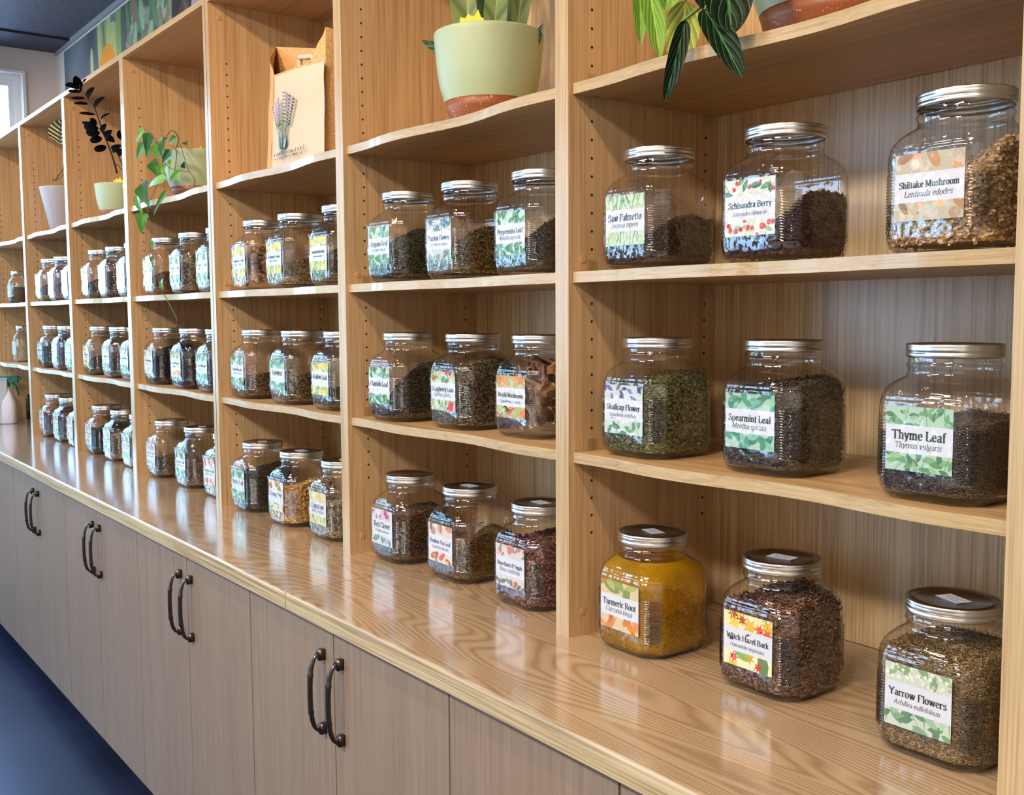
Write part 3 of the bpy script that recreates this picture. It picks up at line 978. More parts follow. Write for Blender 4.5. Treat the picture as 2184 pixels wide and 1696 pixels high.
def contents_mesh(kind, lo, hi, seed, n):
    """fill level rises from lo (label side / left) to hi (right, back); flakes lie against the glass and on top"""
    rnd = random.Random(seed)
    mb = MB()
    IN = 0.0055

    def level(x, y):
        t = min(1, max(0, 0.5 + (x + y) / 0.13))
        return lo + (hi - lo) * (t * t * (3 - 2 * t)) + 0.006 * noise.noise(Vector((x * 28 + seed, y * 28, 0.3)))
    rings = []
    SG = 48
    zsn = [0.0115, 0.0135, 0.019, 0.026] + [0.03 + i * 0.006 for i in range(20)]
    for z in zsn:
        rr = jar_ring(min(z, 0.15), IN)[::2]
        ring = []
        for x, y, _ in rr:
            lv = level(x, y)
            f = 1.0
            ring.append((x, y, min(z, lv)))
        rings.append(ring)
    loose = kind in ('lump', 'slice')
    if not loose: mb.rings(rings, True, True, False)
    last = rings[-1]
    caps = []
    for f in (0.9, 0.75, 0.55, 0.35, 0.15):
        caps.append([(x * f, y * f, level(x * f, y * f) + 0.004 * (1 - f)) for x, y, _ in last])
    if not loose: mb.rings([last] + caps, True, False, True)
    fl = {'leaf': (0.0040, 0.0013), 'fine': (0.0026, 0.0008), 'grain': (0.0019, 0.0015), 'berry': (0.0032, 0.0030), 'stick': (0.0085, 0.0020), 'straw': (0.0080, 0.0006), 'chip': (0.0052, 0.0040), 'petal': (0.0065, 0.0045), 'lump': (0.021, 0.016), 'slice': (0.027, 0.011)}[kind]
    for _ in range(n):
        top = rnd.random() < 0.22
        t = rnd.uniform(0, 2 * math.pi)
        if top:
            r = 0.070 * math.sqrt(rnd.random())
            x, y = r * math.cos(t), r * math.sin(t)
            p = Vector((x, y, level(x, y) + rnd.uniform(0, 0.0035)))
            nrm = Vector((rnd.uniform(-.6, .6), rnd.uniform(-.6, .6), 1)).normalized()
        else:
            j = int(t / (2 * math.pi) * SEG) % SEG
            z = rnd.uniform(0.012, 0.16)
            x0, y0, _ = jar_ring(min(z, 0.15), IN + rnd.uniform(-0.0030, 0.0005))[j]
            lv = level(x0, y0)
            if z > lv: z = 0.012 + (lv - 0.012) * rnd.random()
            x0, y0, _ = jar_ring(min(z, 0.15), IN + rnd.uniform(-0.0030, 0.0005))[j]
            p = Vector((x0, y0, z))
            nrm = (Vector((x0, y0, 0)).normalized() + Vector((rnd.uniform(-.5, .5), rnd.uniform(-.5, .5), rnd.uniform(-.5, .5)))).normalized()
        a = nrm.cross(Vector((rnd.uniform(-1, 1), rnd.uniform(-1, 1), rnd.uniform(-1, 1)))).normalized()
        b_ = nrm.cross(a)
        s1, s2 = fl[0] * rnd.uniform(.5, 1.5) / 1, fl[1] * rnd.uniform(.6, 1.4)
        if kind in ('chip', 'lump', 'stick', 'slice', 'berry', 'grain') and kind not in ():
            h = {'chip': 0.0026, 'lump': 0.012, 'stick': 0.0012, 'slice': 0.0022, 'berry': 0.003, 'grain': 0.0013}[kind] * rnd.uniform(.6, 1.3)
            if kind in ('lump', 'slice'):
                k_ = math.sqrt(rnd.random()) * .78
                p = Vector((p.x * k_, p.y * k_, rnd.uniform(.030, hi)))
                h1 = h
            v = []
            bend = rnd.uniform(-.3, .3) if kind != 'slice' else rnd.uniform(-.6, .6)
            seg = 6 if kind in ('berry', 'lump', 'slice') else 4
            n0 = len(mb.v)
            for lay, sc in ((-1, 0.8), (1, 0.8)) if kind != 'berry' else ((-1, .5), (0, 1), (1, .5)):
                for q in range(seg):
                    an = 2 * math.pi * (q + .5) / seg
                    ca, sa = math.cos(an) * 1.2, math.sin(an) * 1.2
                    jx = rnd.uniform(.8, 1.15)
                    off = a * (ca * s1 * sc * jx) + b_ * (sa * s2 * sc * jx) + nrm * (lay * h / 2 + bend * (ca * s1) ** 2 / fl[0])
                    v.append(p + off)
            mb.v += [tuple(q) for q in v]
            nl = len(v) // seg
            for l in range(nl - 1):
                for q in range(seg):
                    i0 = n0 + l * seg + q
                    i1 = n0 + l * seg + (q + 1) % seg
                    mb.f.append((i0, i1, i1 + seg, i0 + seg)); mb.m.append(0)
            mb.f.append(tuple(n0 + q for q in reversed(range(seg)))); mb.m.append(0)
            mb.f.append(tuple(n0 + (nl - 1) * seg + q for q in range(seg))); mb.m.append(0)
        else:
            bend = nrm * (s1 * rnd.uniform(-.5, .5))
            n0 = len(mb.v)
            mb.v += [tuple(p - a * s1), tuple(p - b_ * s2 + bend), tuple(p + a * s1), tuple(p + b_ * s2 + bend)]
            mb.f.append((n0, n0 + 1, n0 + 2, n0 + 3)); mb.m.append(0)
    return mb


# --- printed labels
LW, LZ0, LZ1, LZ2, LZ3 = 0.047, 0.040, 0.0632, 0.0998, 0.124


def clip_poly(poly, x0, x1, z0, z1):
    for ax, lim, sg in ((0, x0, 1), (0, x1, -1), (1, z0, 1), (1, z1, -1)):
        out = []
        for i, p in enumerate(poly):
            q = poly[(i + 1) % len(poly)]
            ip, iq = (p[ax] - lim) * sg >= 0, (q[ax] - lim) * sg >= 0
            if ip: out.append(p)
            if ip != iq:
                t = (lim - p[ax]) / (q[ax] - p[ax])
                out.append((p[0] + (q[0] - p[0]) * t, p[1] + (q[1] - p[1]) * t))
        poly = out
        if len(poly) < 3: return []
    return poly


def shape(kind, cx, cz, s_, an, rnd):
    ca, sa = math.cos(an), math.sin(an)
    if kind == 'leaf': P = [(t, w) for t, w in ((-1, 0), (-.6, .28), (-.1, .42), (.4, .33), (1, 0), (.4, -.33), (-.1, -.42), (-.6, -.28))]
    elif kind == 'blade': P = [(-1.6, -.03), (1.6, -.16), (1.9, 0), (1.6, .16)]
    elif kind == 'stem': P = [(-1.8, -.05), (1.8, -.05), (1.8, .05), (-1.8, .05)]
    elif kind == 'disc': P = [(.62 * math.cos(q * math.pi / 6), .55 * math.sin(q * math.pi / 6)) for q in range(12)]
    elif kind == 'root': P = [(-1.1, -.2), (-.5, -.5), (.3, -.48), (.9, -.2), (1, .2), (.4, .45), (-.4, .42), (-1, .25)]
    else: P = [((1 if q % 2 == 0 else .45) * math.cos(q * math.pi / 7), (1 if q % 2 == 0 else .45) * math.sin(q * math.pi / 7)) for q in range(14)]
    return [(cx + s_ * (x * ca - z * sa), cz + s_ * (x * sa + z * ca)) for x, z in P]


def label_mesh(spec, seed):
    bg, top, bot = spec
    rnd = random.Random(seed)
    mb = MB()
    mats = [M['paper']]

    def slot(c):
        m_ = flat(*c)
        if m_ not in mats: mats.append(m_)
        return mats.index(m_)
    mb.box(-LW, LW, -0.0799, -0.0796, LZ0, LZ3)
    y = -0.08000
    for (z0, z1, lst) in ((LZ2, LZ3, top), (LZ0, LZ1, bot)):
        mb.cur = slot(bg)
        mb.face([(-LW, y, z0), (LW, y, z0), (LW, y, z1), (-LW, y, z1)])
        yy = y
        for kind, col, cnt, s_ in lst:
            for i in range(cnt):
                k = rnd.uniform(.78, 1.08)
                q = rnd.choice((0.86, 1.0, 1.1))
                cc = tuple(min(255, int(v * q)) for v in col)
                an = rnd.uniform(0, 6.28) if kind not in ('blade', 'stem') else rnd.uniform(.9, 2.2)
                poly = clip_poly(shape(kind, LW * (2 * (i + rnd.random()) / cnt - 1), rnd.uniform(z0, z1), s_ * k, an, rnd), -LW, LW, z0, z1)
                yy -= 0.0000022
                if poly:
                    mb.cur = slot(cc)
                    mb.face([(px, yy, pz) for px, pz in poly])
    return mb.data('label', mats)


def text_mesh(name, latin):
    mb = MB()
    yt = -0.0803
    if name is None:
        rnd = random.Random(latin)
        for zb, h, w in ((0.083, 0.0075, 0.034), (0.0735, 0.0042, 0.026)):
            x = -w
            while x < w:
                s_ = rnd.uniform(0.0025, 0.0055)
                mb.face([(x, yt, zb), (x + s_, yt, zb), (x + s_, yt, zb + h * rnd.uniform(.6, 1)), (x, yt, zb + h * rnd.uniform(.6, 1))])
                x += s_ + 0.0012
        return mb.data('lettering', M['ink'])
    write(mb, name, 0, 0.0815, 0.076 if len(name) < 12 else 0.082, 0.0132, yt, True)
    if latin: write(mb, latin, -0.001, 0.0700, 0.066, 0.0098, yt, False, 0.22)
    return mb.data('lettering', M['ink'])


def jar(loc, lab, cont_me, herb_mat, label_me, text_me, sticker=False, dust=None, shade=0):
    t = thing('herb_jar', lab, 'jar', loc, 'glass herb jars with tin lids')
    inst('glass_body', GLASS, t)
    inst('lid_band', BAND, t)
    d = inst('lid_plate', DISC, t)
    if sticker:
        s_ = inst('date_sticker', STICK, d)
        s_.rotation_euler = (0, 0, R_(random.uniform(-25, 25)))
    c = inst('contents', cont_me, t)
    c['kind'] = 'stuff'
    c.material_slots[0].link = 'OBJECT'
    c.material_slots[0].material = herb_mat
    c.rotation_euler = (0, 0, 0)
    l = inst('label', label_me, t)
    inst('lettering', text_me, l)
    inst('clear_film', FILM, l)
    if dust is not None: inst('powder_film', dust, t)
    return t


GRN, DGR, LGR = (104, 156, 108), (74, 128, 88), (150, 192, 140)
LABS = {
'palm': ((206, 226, 188), [('blade', (110, 160, 96), 12, .011), ('blade', (150, 188, 130), 8, .010)], [('blade', (120, 168, 104), 10, .011), ('stem', (146, 120, 86), 2, .008)]),
'berry': ((226, 234, 214), [('leaf', GRN, 6, .012), ('disc', (222, 58, 44), 5, .006), ('stem', (150, 90, 60), 2, .008)], [('leaf', LGR, 3, .011), ('disc', (226, 48, 40), 12, .0075)]),
'mush': ((206, 196, 170), [('root', (206, 158, 112), 4, .015), ('disc', (232, 204, 168), 3, .012)], [('disc', (222, 182, 138), 4, .014), ('root', (184, 150, 104), 2, .012)]),
'purple': ((214, 230, 222), [('leaf', (126, 108, 168), 7, .010), ('leaf', (92, 74, 140), 4, .008)], [('leaf', GRN, 7, .012), ('stem', DGR, 3, .008)]),
'mint': ((178, 214, 188), [('leaf', (96, 166, 132), 9, .014), ('leaf', (132, 190, 152), 5, .012)], [('leaf', (84, 156, 124), 9, .015), ('leaf', (122, 186, 160), 5, .013)]),
'sprig': ((186, 218, 192), [('leaf', (112, 160, 116), 16, .008), ('stem', (96, 140, 100), 5, .008), ('leaf', (140, 186, 140), 8, .007)], [('leaf', (104, 158, 110), 14, .010), ('leaf', (142, 186, 130), 7, .010), ('stem', (110, 136, 104), 4, .009)]),
'turm': ((230, 208, 160), [('leaf', (140, 158, 84), 3, .026), ('leaf', (168, 178, 108), 2, .020), ('root', (236, 160, 96), 1, .012)], [('root', (236, 128, 44), 4, .013), ('root', (214, 138, 88), 4, .014), ('disc', (250, 150, 40), 2, .010)]),
'hazel': ((252, 244, 192), [('star', (238, 196, 70), 4, .017), ('star', (238, 88, 58), 4, .012), ('blade', (212, 212, 96), 7, .008)], [('leaf', (128, 170, 96), 2, .024), ('star', (240, 206, 76), 2, .014), ('star', (232, 92, 60), 2, .010)]),
'yarrow': ((212, 226, 206), [('leaf', (138, 174, 132), 6, .013), ('disc', (240, 238, 216), 26, .0045), ('disc', (224, 224, 190), 14, .004)], [('leaf', (122, 170, 130), 9, .013), ('blade', (110, 154, 118), 7, .008), ('leaf', (166, 200, 166), 5, .012)]),
'green': ((200, 226, 190), [('leaf', GRN, 7, .014), ('leaf', DGR, 4, .013)], [('leaf', DGR, 8, .016), ('leaf', GRN, 5, .013)]),
'viola': ((206, 214, 206), [('star', (110, 96, 146), 4, .014), ('leaf', DGR, 4, .012)], [('disc', (150, 140, 132), 4, .014), ('leaf', GRN, 4, .012)]),
'rasp': ((206, 214, 170), [('leaf', (120, 150, 84), 6, .014), ('disc', (214, 58, 70), 3, .010)], [('blade', (96, 146, 92), 10, .012), ('root', (226, 70, 76), 1, .020)]),
'reishi': ((190, 190, 120), [('root', (226, 148, 84), 4, .015), ('disc', (240, 176, 110), 2, .012)], [('root', (238, 130, 60), 4, .015), ('disc', (166, 150, 110), 3, .012)]),
'clover': ((222, 224, 230), [('star', (206, 96, 132), 4, .013), ('leaf', (226, 150, 176), 6, .009)], [('leaf', GRN, 7, .012), ('disc', (160, 150, 196), 4, .009)]),
'tea': ((232, 222, 206), [('disc', (214, 180, 150), 3, .020), ('root', (196, 128, 92), 3, .012)], [('root', (206, 84, 52), 4, .014), ('disc', (236, 176, 100), 3, .010)]),
'rose': ((228, 218, 214), [('disc', (232, 130, 120), 4, .014), ('leaf', (128, 160, 110), 5, .009), ('star', (240, 170, 160), 3, .008)], [('disc', (236, 142, 134), 3, .014), ('leaf', (120, 142, 124), 8, .011)]),
'orange': ((232, 226, 200), [('disc', (242, 150, 60), 3, .020), ('leaf', GRN, 3, .012)], [('leaf', (136, 182, 130), 6, .013), ('star', (240, 210, 200), 3, .012)]),
'straw': ((232, 222, 160), [('blade', (216, 190, 88), 12, .012)], [('blade', (176, 186, 110), 9, .012), ('leaf', LGR, 4, .012)]),
'yellow': ((226, 222, 130), [('star', (240, 206, 62), 6, .014), ('leaf', LGR, 4, .012)], [('leaf', (168, 190, 92), 8, .013), ('star', (238, 214, 96), 3, .012)]),
}
LABME = {}


def lab_me(k):
    if k not in LABME: LABME[k] = label_mesh(LABS[k], sum(map(ord, k)))
    return LABME[k]


JX = {(1, 'B', 1): (.113, .108), (1, 'B', 2): (.374, .116), (1, 'B', 3): (.672, .100), (1, 'C', 1): (.111, .108), (1, 'C', 2): (.374, .122), (1, 'C', 3): (.663, .107), (1, 'D', 1): (.122, .09), (1, 'D', 2): (.385, .111), (1, 'D', 3): (.678, .096),
      (2, 'B', 1): (.153, .085), (2, 'B', 2): (.387, .095), (2, 'B', 3): (.611, .114), (2, 'C', 1): (.126, .096), (2, 'C', 2): (.367, .115), (2, 'C', 3): (.591, .128), (2, 'D', 1): (.111, .106), (2, 'D', 2): (.346, .117), (2, 'D', 3): (.607, .112),
      (3, 'B', 1): (.135, .1), (3, 'B', 2): (.381, .1), (3, 'B', 3): (.649, .1), (3, 'C', 1): (.096, .102), (3, 'C', 2): (.372, .106), (3, 'C', 3): (.62, .112), (3, 'D', 1): (.110, .09), (3, 'D', 2): (.380, .09), (3, 'D', 3): (.622, .097)}
for b_ in (4, 5, 6):
    for r_, us, y in (('B', (.14, .392, .64), .1), ('C', (.095, .384, .628), .105), ('D', (.102, .374, .628), .10)):
        for i, u in enumerate(us): JX[(b_, r_, i + 1)] = (u, y)
JX[(4, 'B', 2)] = (.422, .1); JX[(4, 'B', 3)] = (.671, .1); JX[(4, 'D', 2)] = (.40, .105); JX[(4, 'D', 3)] = (.66, .108)

# bay, row, position: name, latin, label art, description, flake kind, low, high, colours, number of flakes
J = {
(1, 'B', 1): ('Saw Palmetto', 'Serenoa repens', 'palm', 'dark saw palmetto', 'grain', .048, .086, ((34, 18, 14), (66, 40, 30), (126, 92, 62))),
(1, 'B', 2): ('Schisandra Berry', 'Schisandra chinensis', 'berry', 'maroon schisandra berries', 'berry', .040, .102, ((18, 5, 8), (44, 13, 16), (96, 36, 34))),
(1, 'B', 3): ('Shiitake Mushroom', 'Lentinula edodes', 'mush', 'tan shiitake chips', 'chip', .060, .138, ((120, 84, 48), (186, 144, 92), (226, 192, 144))),
(1, 'C', 1): ('Skullcap Flower', 'Scutellaria lateriflora', 'purple', 'olive skullcap flower', 'straw', .125, .143, ((38, 36, 14), (92, 88, 38), (158, 152, 86))),
(1, 'C', 2): ('Spearmint Leaf', 'Mentha spicata', 'mint', 'brown spearmint leaf', 'leaf', .128, .142, ((30, 24, 16), (70, 56, 42), (124, 106, 82))),
(1, 'C', 3): ('Thyme Leaf', 'Thymus vulgaris', 'sprig', 'fine brown thyme leaf', 'fine', .088, .108, ((28, 20, 14), (72, 54, 40), (140, 114, 86))),
(1, 'D', 1): ('Turmeric Root', 'Curcuma longa', 'turm', 'yellow dusty turmeric root', 'grain', .045, .085, ((104, 56, 4), (178, 108, 14), (222, 166, 60))),
(1, 'D', 2): ('Witch Hazel Bark', 'Hamamelis virginiana', 'hazel', 'brown witch hazel bark', 'stick', .128, .150, ((50, 30, 22), (112, 74, 56), (180, 134, 104))),
(1, 'D', 3): ('Yarrow Flowers', 'Achillea millefolium', 'yarrow', 'golden yarrow flowers', 'fine', .136, .146, ((70, 46, 18), (144, 108, 56), (214, 180, 122))),
(2, 'B', 1): ('Oregano Leaf', 'Origanum vulgare', 'green', 'blackish green leaf', 'leaf', .085, .118, ((24, 24, 16), (58, 58, 40), (118, 116, 86))),
(2, 'B', 2): ('Passion Flower', 'Passiflora incarnata', 'viola', 'stringy passion flower', 'straw', .065, .108, ((48, 38, 14), (108, 86, 42), (170, 140, 82))),
(2, 'B', 3): ('Peppermint Leaf', 'Mentha piperita', 'green', 'dark peppermint leaf', 'leaf', .065, .108, ((28, 24, 20), (64, 54, 46), (120, 108, 92))),
(2, 'C', 1): ('Plantain Leaf', None, 'green', 'dark plantain leaf', 'leaf', .055, .128, ((28, 24, 16), (66, 56, 40), (120, 106, 76))),
(2, 'C', 2): ('Raspberry Leaf', 'Rubus idaeus', 'rasp', 'brown raspberry leaf', 'straw', .135, .148, ((30, 24, 14), (74, 62, 42), (160, 134, 92))),
(2, 'C', 3): ('Reishi Mushroom', 'Ganoderma lucidum', 'reishi', 'brown reishi slices', 'slice', .10, .140, ((50, 26, 14), (140, 92, 52), (196, 148, 98))),
(2, 'D', 1): ('Red Clover', 'Trifolium pratense', 'clover', 'brown red clover', 'leaf', .105, .122, ((34, 20, 12), (84, 56, 30), (150, 108, 62))),
(2, 'D', 2): ('Rooibos Tea Leaf', 'Aspalathus linearis', 'tea', 'golden brown rooibos tea', 'fine', .050, .105, ((44, 30, 8), (106, 76, 28), (182, 140, 68))),
(2, 'D', 3): ('Rose Buds & Petals', 'Rosa centifolia', 'rose', 'pinkish rose buds', 'petal', .120, .138, ((44, 16, 16), (106, 56, 50), (184, 124, 100))),
(3, 'B', 1): (None, 11, 'yellow', 'large tan pieces', 'lump', .09, .120, ((110, 66, 38), (168, 118, 74), (212, 174, 130))),
(3, 'B', 2): (None, 12, 'yellow', 'pale straw herb', 'straw', .055, .082, ((84, 68, 40), (140, 118, 78), (196, 176, 132))),
(3, 'B', 3): (None, 13, 'yellow', 'dark brown herb', 'leaf', .075, .10, ((50, 36, 18), (94, 72, 42), (150, 122, 80))),
(3, 'C', 1): (None, 14, 'green', 'reddish brown herb', 'straw', .052, .078, ((50, 32, 20), (104, 74, 50), (168, 132, 96))),
(3, 'C', 2): ('Mugwort', None, 'mint', 'brown mugwort', 'straw', .065, .088, ((44, 32, 12), (96, 74, 34), (170, 140, 84))),
(3, 'C', 3): ('Mullein Leaf', None, 'yellow', 'dark mullein leaf', 'leaf', .05, .075, ((40, 30, 18), (80, 62, 40), (140, 116, 80))),
(3, 'D', 1): ('Nettle Leaf', None, 'mint', 'near-black nettle leaf', 'leaf', .115, .138, ((18, 16, 12), (42, 38, 32), (88, 80, 66))),
(3, 'D', 2): ('Orange Peel', None, 'orange', 'orange peel granules', 'chip', .095, .122, ((150, 92, 26), (208, 152, 72), (238, 200, 128))),
(3, 'D', 3): ('Oatstraw', 'Avena sativa', 'straw', 'straw coloured oatstraw', 'straw', .085, .112, ((78, 58, 30), (142, 116, 72), (204, 180, 124))),
}
LM = {1: 'prayer plant', 2: 'snake plant', 3: 'tote bag', 4: 'pothos', 5: 'dark-leaved plant', 6: 'grey pot'}
ROW = {'B': 'upper jar shelf', 'C': 'lower jar shelf', 'D': 'worktop'}
POS = {1: 'left', 2: 'middle', 3: 'right'}
FARC = {  # distant bays: description, colours, level, label art
(4, 'B', 1): ('reddish brown herb', ((84, 46, 30), (122, 76, 52), (160, 112, 82)), 'yellow', 1), (4, 'B', 2): ('pale brown pieces', ((60, 44, 26), (128, 104, 74), (190, 164, 124)), 'green', 2), (4, 'B', 3): ('grey-green herb', ((50, 46, 34), (90, 84, 64), (140, 132, 104)), 'green', 1),
(4, 'C', 1): ('black herb', ((14, 10, 14), (34, 26, 32), (60, 50, 54)), 'orange', 2), (4, 'C', 2): ('blackish brown herb', ((26, 18, 16), (52, 38, 34), (96, 76, 64)), 'turm', 1), (4, 'C', 3): ('dark green herb', ((34, 32, 24), (64, 58, 44), (104, 96, 76)), 'mint', 0),
(4, 'D', 1): ('dusty brown herb', ((76, 56, 40), (116, 90, 68), (160, 132, 104)), 'clover', 1), (4, 'D', 2): ('coarse brown herb', ((66, 46, 26), (118, 90, 62), (180, 148, 108)), 'mint', 1), (4, 'D', 3): ('pale root', ((120, 92, 60), (170, 140, 100), (210, 184, 146)), 'tea', 1),
(5, 'B', 1): ('dark brown bark', ((50, 34, 26), (96, 68, 52), (140, 106, 84)), 'green', 1), (5, 'B', 2): ('rusty brown root', ((70, 40, 28), (118, 76, 56), (160, 116, 92)), 'yellow', 0), (5, 'B', 3): ('charcoal herb', ((24, 24, 26), (52, 52, 54), (90, 90, 88)), 'yellow', 1),
(5, 'C', 1): ('walnut brown herb', ((52, 36, 26), (94, 70, 52), (140, 110, 84)), 'yellow', 1), (5, 'C', 2): ('olive brown herb', ((60, 48, 30), (104, 86, 60), (150, 128, 96)), 'green', 1), (5, 'C', 3): ('brown leaf', ((54, 40, 26), (92, 74, 54), (136, 114, 86)), 'green', 0),
(5, 'D', 1): ('black seeds', ((12, 10, 12), (30, 26, 30), (58, 52, 54)), 'clover', 0), (5, 'D', 2): ('golden seeds', ((96, 74, 36), (156, 124, 72), (200, 170, 116)), 'yarrow', 0), (5, 'D', 3): ('pale seeds', ((120, 104, 70), (170, 152, 112), (206, 190, 152)), 'sprig', 1),
(6, 'B', 1): ('tan bark', ((80, 58, 38), (138, 106, 76), (184, 152, 116)), 'yellow', 1), (6, 'B', 2): ('light tan bark', ((100, 72, 46), (158, 120, 84), (200, 166, 128)), 'yellow', 1), (6, 'B', 3): ('grey herb', ((60, 56, 50), (100, 96, 88), (140, 136, 126)), 'green', 0),
(6, 'C', 1): ('dark cocoa herb', ((36, 26, 24), (70, 54, 48), (110, 90, 80)), 'purple', 2), (6, 'C', 2): ('chestnut herb', ((64, 44, 30), (110, 82, 60), (156, 126, 98)), 'yellow', 1), (6, 'C', 3): ('olive herb', ((54, 50, 34), (92, 86, 64), (134, 128, 102)), 'mint', 1),
(6, 'D', 1): ('red-brown powder', ((78, 40, 28), (116, 66, 48), (150, 96, 74)), 'tea', 2), (6, 'D', 2): ('khaki herb', ((72, 60, 36), (116, 98, 64), (160, 140, 104)), 'sprig', 1), (6, 'D', 3): ('slate blue herb', ((54, 60, 72), (92, 100, 114), (130, 138, 150)), 'tea', 1)}


def jar_label(desc, b_, r_, i):
    return 'jar of %s, %s of three on %s under %s' % (desc, POS[i], ROW[r_], LM[b_])


def jar_loc(k):
    b_, r_, i = k
    u, y = JX[k]
    return (XRT[b_] + u, y, ZS.get(r_, 0.0) + 0.0006)


# yellow turmeric dust on the inside of the glass
mb = MB()
mb.rings([jar_ring(z, 0.0028)[::2] for z in [0.006, 0.012, 0.02, 0.03] + [0.04 + i * 0.008 for i in range(16)]], True)
m = bpy.data.materials.new('turmeric_dust')
m.use_nodes = True
nt = m.node_tree
tc = N(nt, 'ShaderNodeTexCoord')
no = N(nt, 'ShaderNodeTexNoise', i_Scale=16.0, i_Detail=4.0)
nt.links.new(tc.outputs['Object'], no.inputs['Vector'])
tr = N(nt, 'ShaderNodeBsdfTransparent')
tr.inputs[0].default_value = (0.95, 0.72, 0.18, 1)
df = N(nt, 'ShaderNodeBsdfDiffuse')
df.inputs[0].default_value = srgb(196, 150, 20)
mx = N(nt, 'ShaderNodeMixShader')
nt.links.new(ramp(nt, no.outputs[0], [(0.35, (0.30, 0.30, 0.30, 1)), (0.7, (0.55, 0.55, 0.55, 1))]), mx.inputs[0])
nt.links.new(tr.outputs[0], mx.inputs[1])
nt.links.new(df.outputs[0], mx.inputs[2])
nt.links.new(mx.outputs[0], nt.nodes['Material Output'].inputs[0])
DUST = mb.data('powder_film', m, True)

NF = {'grain': 3600, 'berry': 1700, 'chip': 1100, 'straw': 2600, 'leaf': 3400, 'fine': 5200, 'stick': 1500, 'petal': 1300, 'lump': 26, 'slice': 64}
for n_, (k, v) in enumerate(J.items()):
    nm, lt, art, desc, kind, lo, hi, cols = v
    q = 1.0 if k[0] == 1 else (0.75 if k[0] == 2 else 0.4)
    if kind in ('lump', 'slice'): q = 1
    cm = contents_mesh(kind, lo, hi, 11 + n_, int(NF[kind] * q))
    hm = herb(*cols, scale={'fine': 420.0, 'grain': 380.0, 'leaf': 300.0, 'chip': 150.0, 'slice': 40.0, 'lump': 60.0, 'berry': 220.0}.get(kind, 240.0))
    jar(jar_loc(k), jar_label(desc, *k), cm.data('contents', hm), hm, lab_me(art), text_mesh(nm, lt), k[1] == 'D' and k != (2, 'D', 1) or k == (1, 'C', 1), DUST if k == (1, 'D', 1) else None)
FARM = [contents_mesh('leaf', .10, .125, 91, 700), contents_mesh('straw', .065, .085, 92, 600), contents_mesh('leaf', .115, .14, 93, 700)]
ILLEG = [text_mesh(None, 5), text_mesh(None, 6), text_mesh(None, 8)]
_h0 = herb((50, 40, 30), (90, 74, 56), (140, 120, 94))
FARM = [q.data('contents', _h0) for q in FARM]
for n_, (k, (desc, cols, art, lv)) in enumerate(FARC.items()):
    jar(jar_loc(k), jar_label(desc, *k), FARM[lv], herb(*cols), lab_me(art), ILLEG[n_ % 3], k[1] == 'D')

# ------------------------------------------------------------------ leftmost bay: two small jars, sprayer, bottles
def small_jar(px, Y, z, h, r, lab, cols, lv):
    x = at(px, 700, Y).x
    t = thing('small_jar', lab, 'jar', (x, Y, z + 0.0006), 'small jars in the leftmost bay')
    mb = MB(); mb.lathe([(r * .5, 0.002), (r * .9, 0), (r, .008), (r, h * .62), (r * .92, h * .72), (r * .62, h * .80), (r * .58, h * .86), (r * .58, h * .97)], 40, cap0=True); mb.build('glass_body', M['glass'], t, True, local=True)
    mb = MB(); mb.lathe([(r * .6, h * .87), (r * .63, h * .88), (r * .63, h * .985), (r * .6, h)], 40, cap1=True); mb.build('lid', M['band'], t, True, local=True)
    mb = MB(); mb.lathe([(r * .5, .004), (r * .93, .006), (r * .93, h * lv), (r * .4, h * lv + .003)], 32, cap0=True, cap1=True); o = mb.build('contents', herb(*cols), t, local=True); o['kind'] = 'stuff'
    mb = MB()
    a = [math.radians(-150 + 6 * i) for i in range(18)]
    mb.rings([[((r + .0006) * math.cos(q), (r + .0006) * math.sin(q), z_) for q in a] for z_ in (h * .2, h * .56)], False); mb.build('label', flat(214, 226, 206), t, local=True)


small_jar(41, .10, ZS['B'], .178, .05, 'small round glass jar of brown herb on upper jar shelf of leftmost bay', ((60, 44, 34), (96, 74, 58), (140, 116, 92)), .5)
small_jar(46, .12, ZS['C'], .20, .052, 'small round glass jar of cream powder on lower jar shelf of leftmost bay', ((170, 146, 104), (206, 184, 140), (226, 208, 170)), .42)

sx = at(17, 900, .02).x
t = thing('spray_bottle', 'white spray bottle with dark green trigger head, on worktop in leftmost bay', 'spray bottle', (sx, .02, 0.0006))
mb = MB(); mb.rings([[(a * .045 * math.copysign(abs(math.cos(q)) ** .7, math.cos(q)), a * .034 * math.copysign(abs(math.sin(q)) ** .7, math.sin(q)), z) for q in [2 * math.pi * i / 28 for i in range(28)]] for a, z in ((.9, 0), (1, .006), (1, .105), (.93, .125), (.6, .165), (.34, .19), (.32, .205))], True, True, True)
mb.build('bottle', plain('white_plastic', srgb(226, 224, 236), .4), t, True, local=True)
mb = MB(); mb.lathe([(.019, .204), (.019, .225)], 20, cap0=True, cap1=True)
mb.box(-.035, .062, -.014, .014, .226, .262); mb.box(.062, .074, -.009, .009, .238, .256)
mb.rings([[(x, y, z) for y, z0 in ((-.011, 0), (.011, 0), (.011, .016), (-.011, .016)) for z in (zz + z0,)] for x, zz in ((.030, .212), (.052, .185), (.060, .150))], True, True, True)
o = mb.build('trigger_head', plain('green_plastic', srgb(0, 104, 78), .35), t, bevel=.003, local=True)
t.rotation_euler = (0, 0, R_(62))
bx = at(60, 880, .16).x
t = thing('pump_bottle', 'dark bottle with pale cap at back of worktop in leftmost bay', 'bottle', (bx, .16, 0.0006))
mb = MB(); mb.lathe([(.034, 0), (.038, .004), (.038, .135), (.030, .155), (.014, .168), (.014, .178)], 32, cap0=True, cap1=True); mb.build('bottle', plain('black_plastic', srgb(26, 22, 34), .25), t, True, local=True)
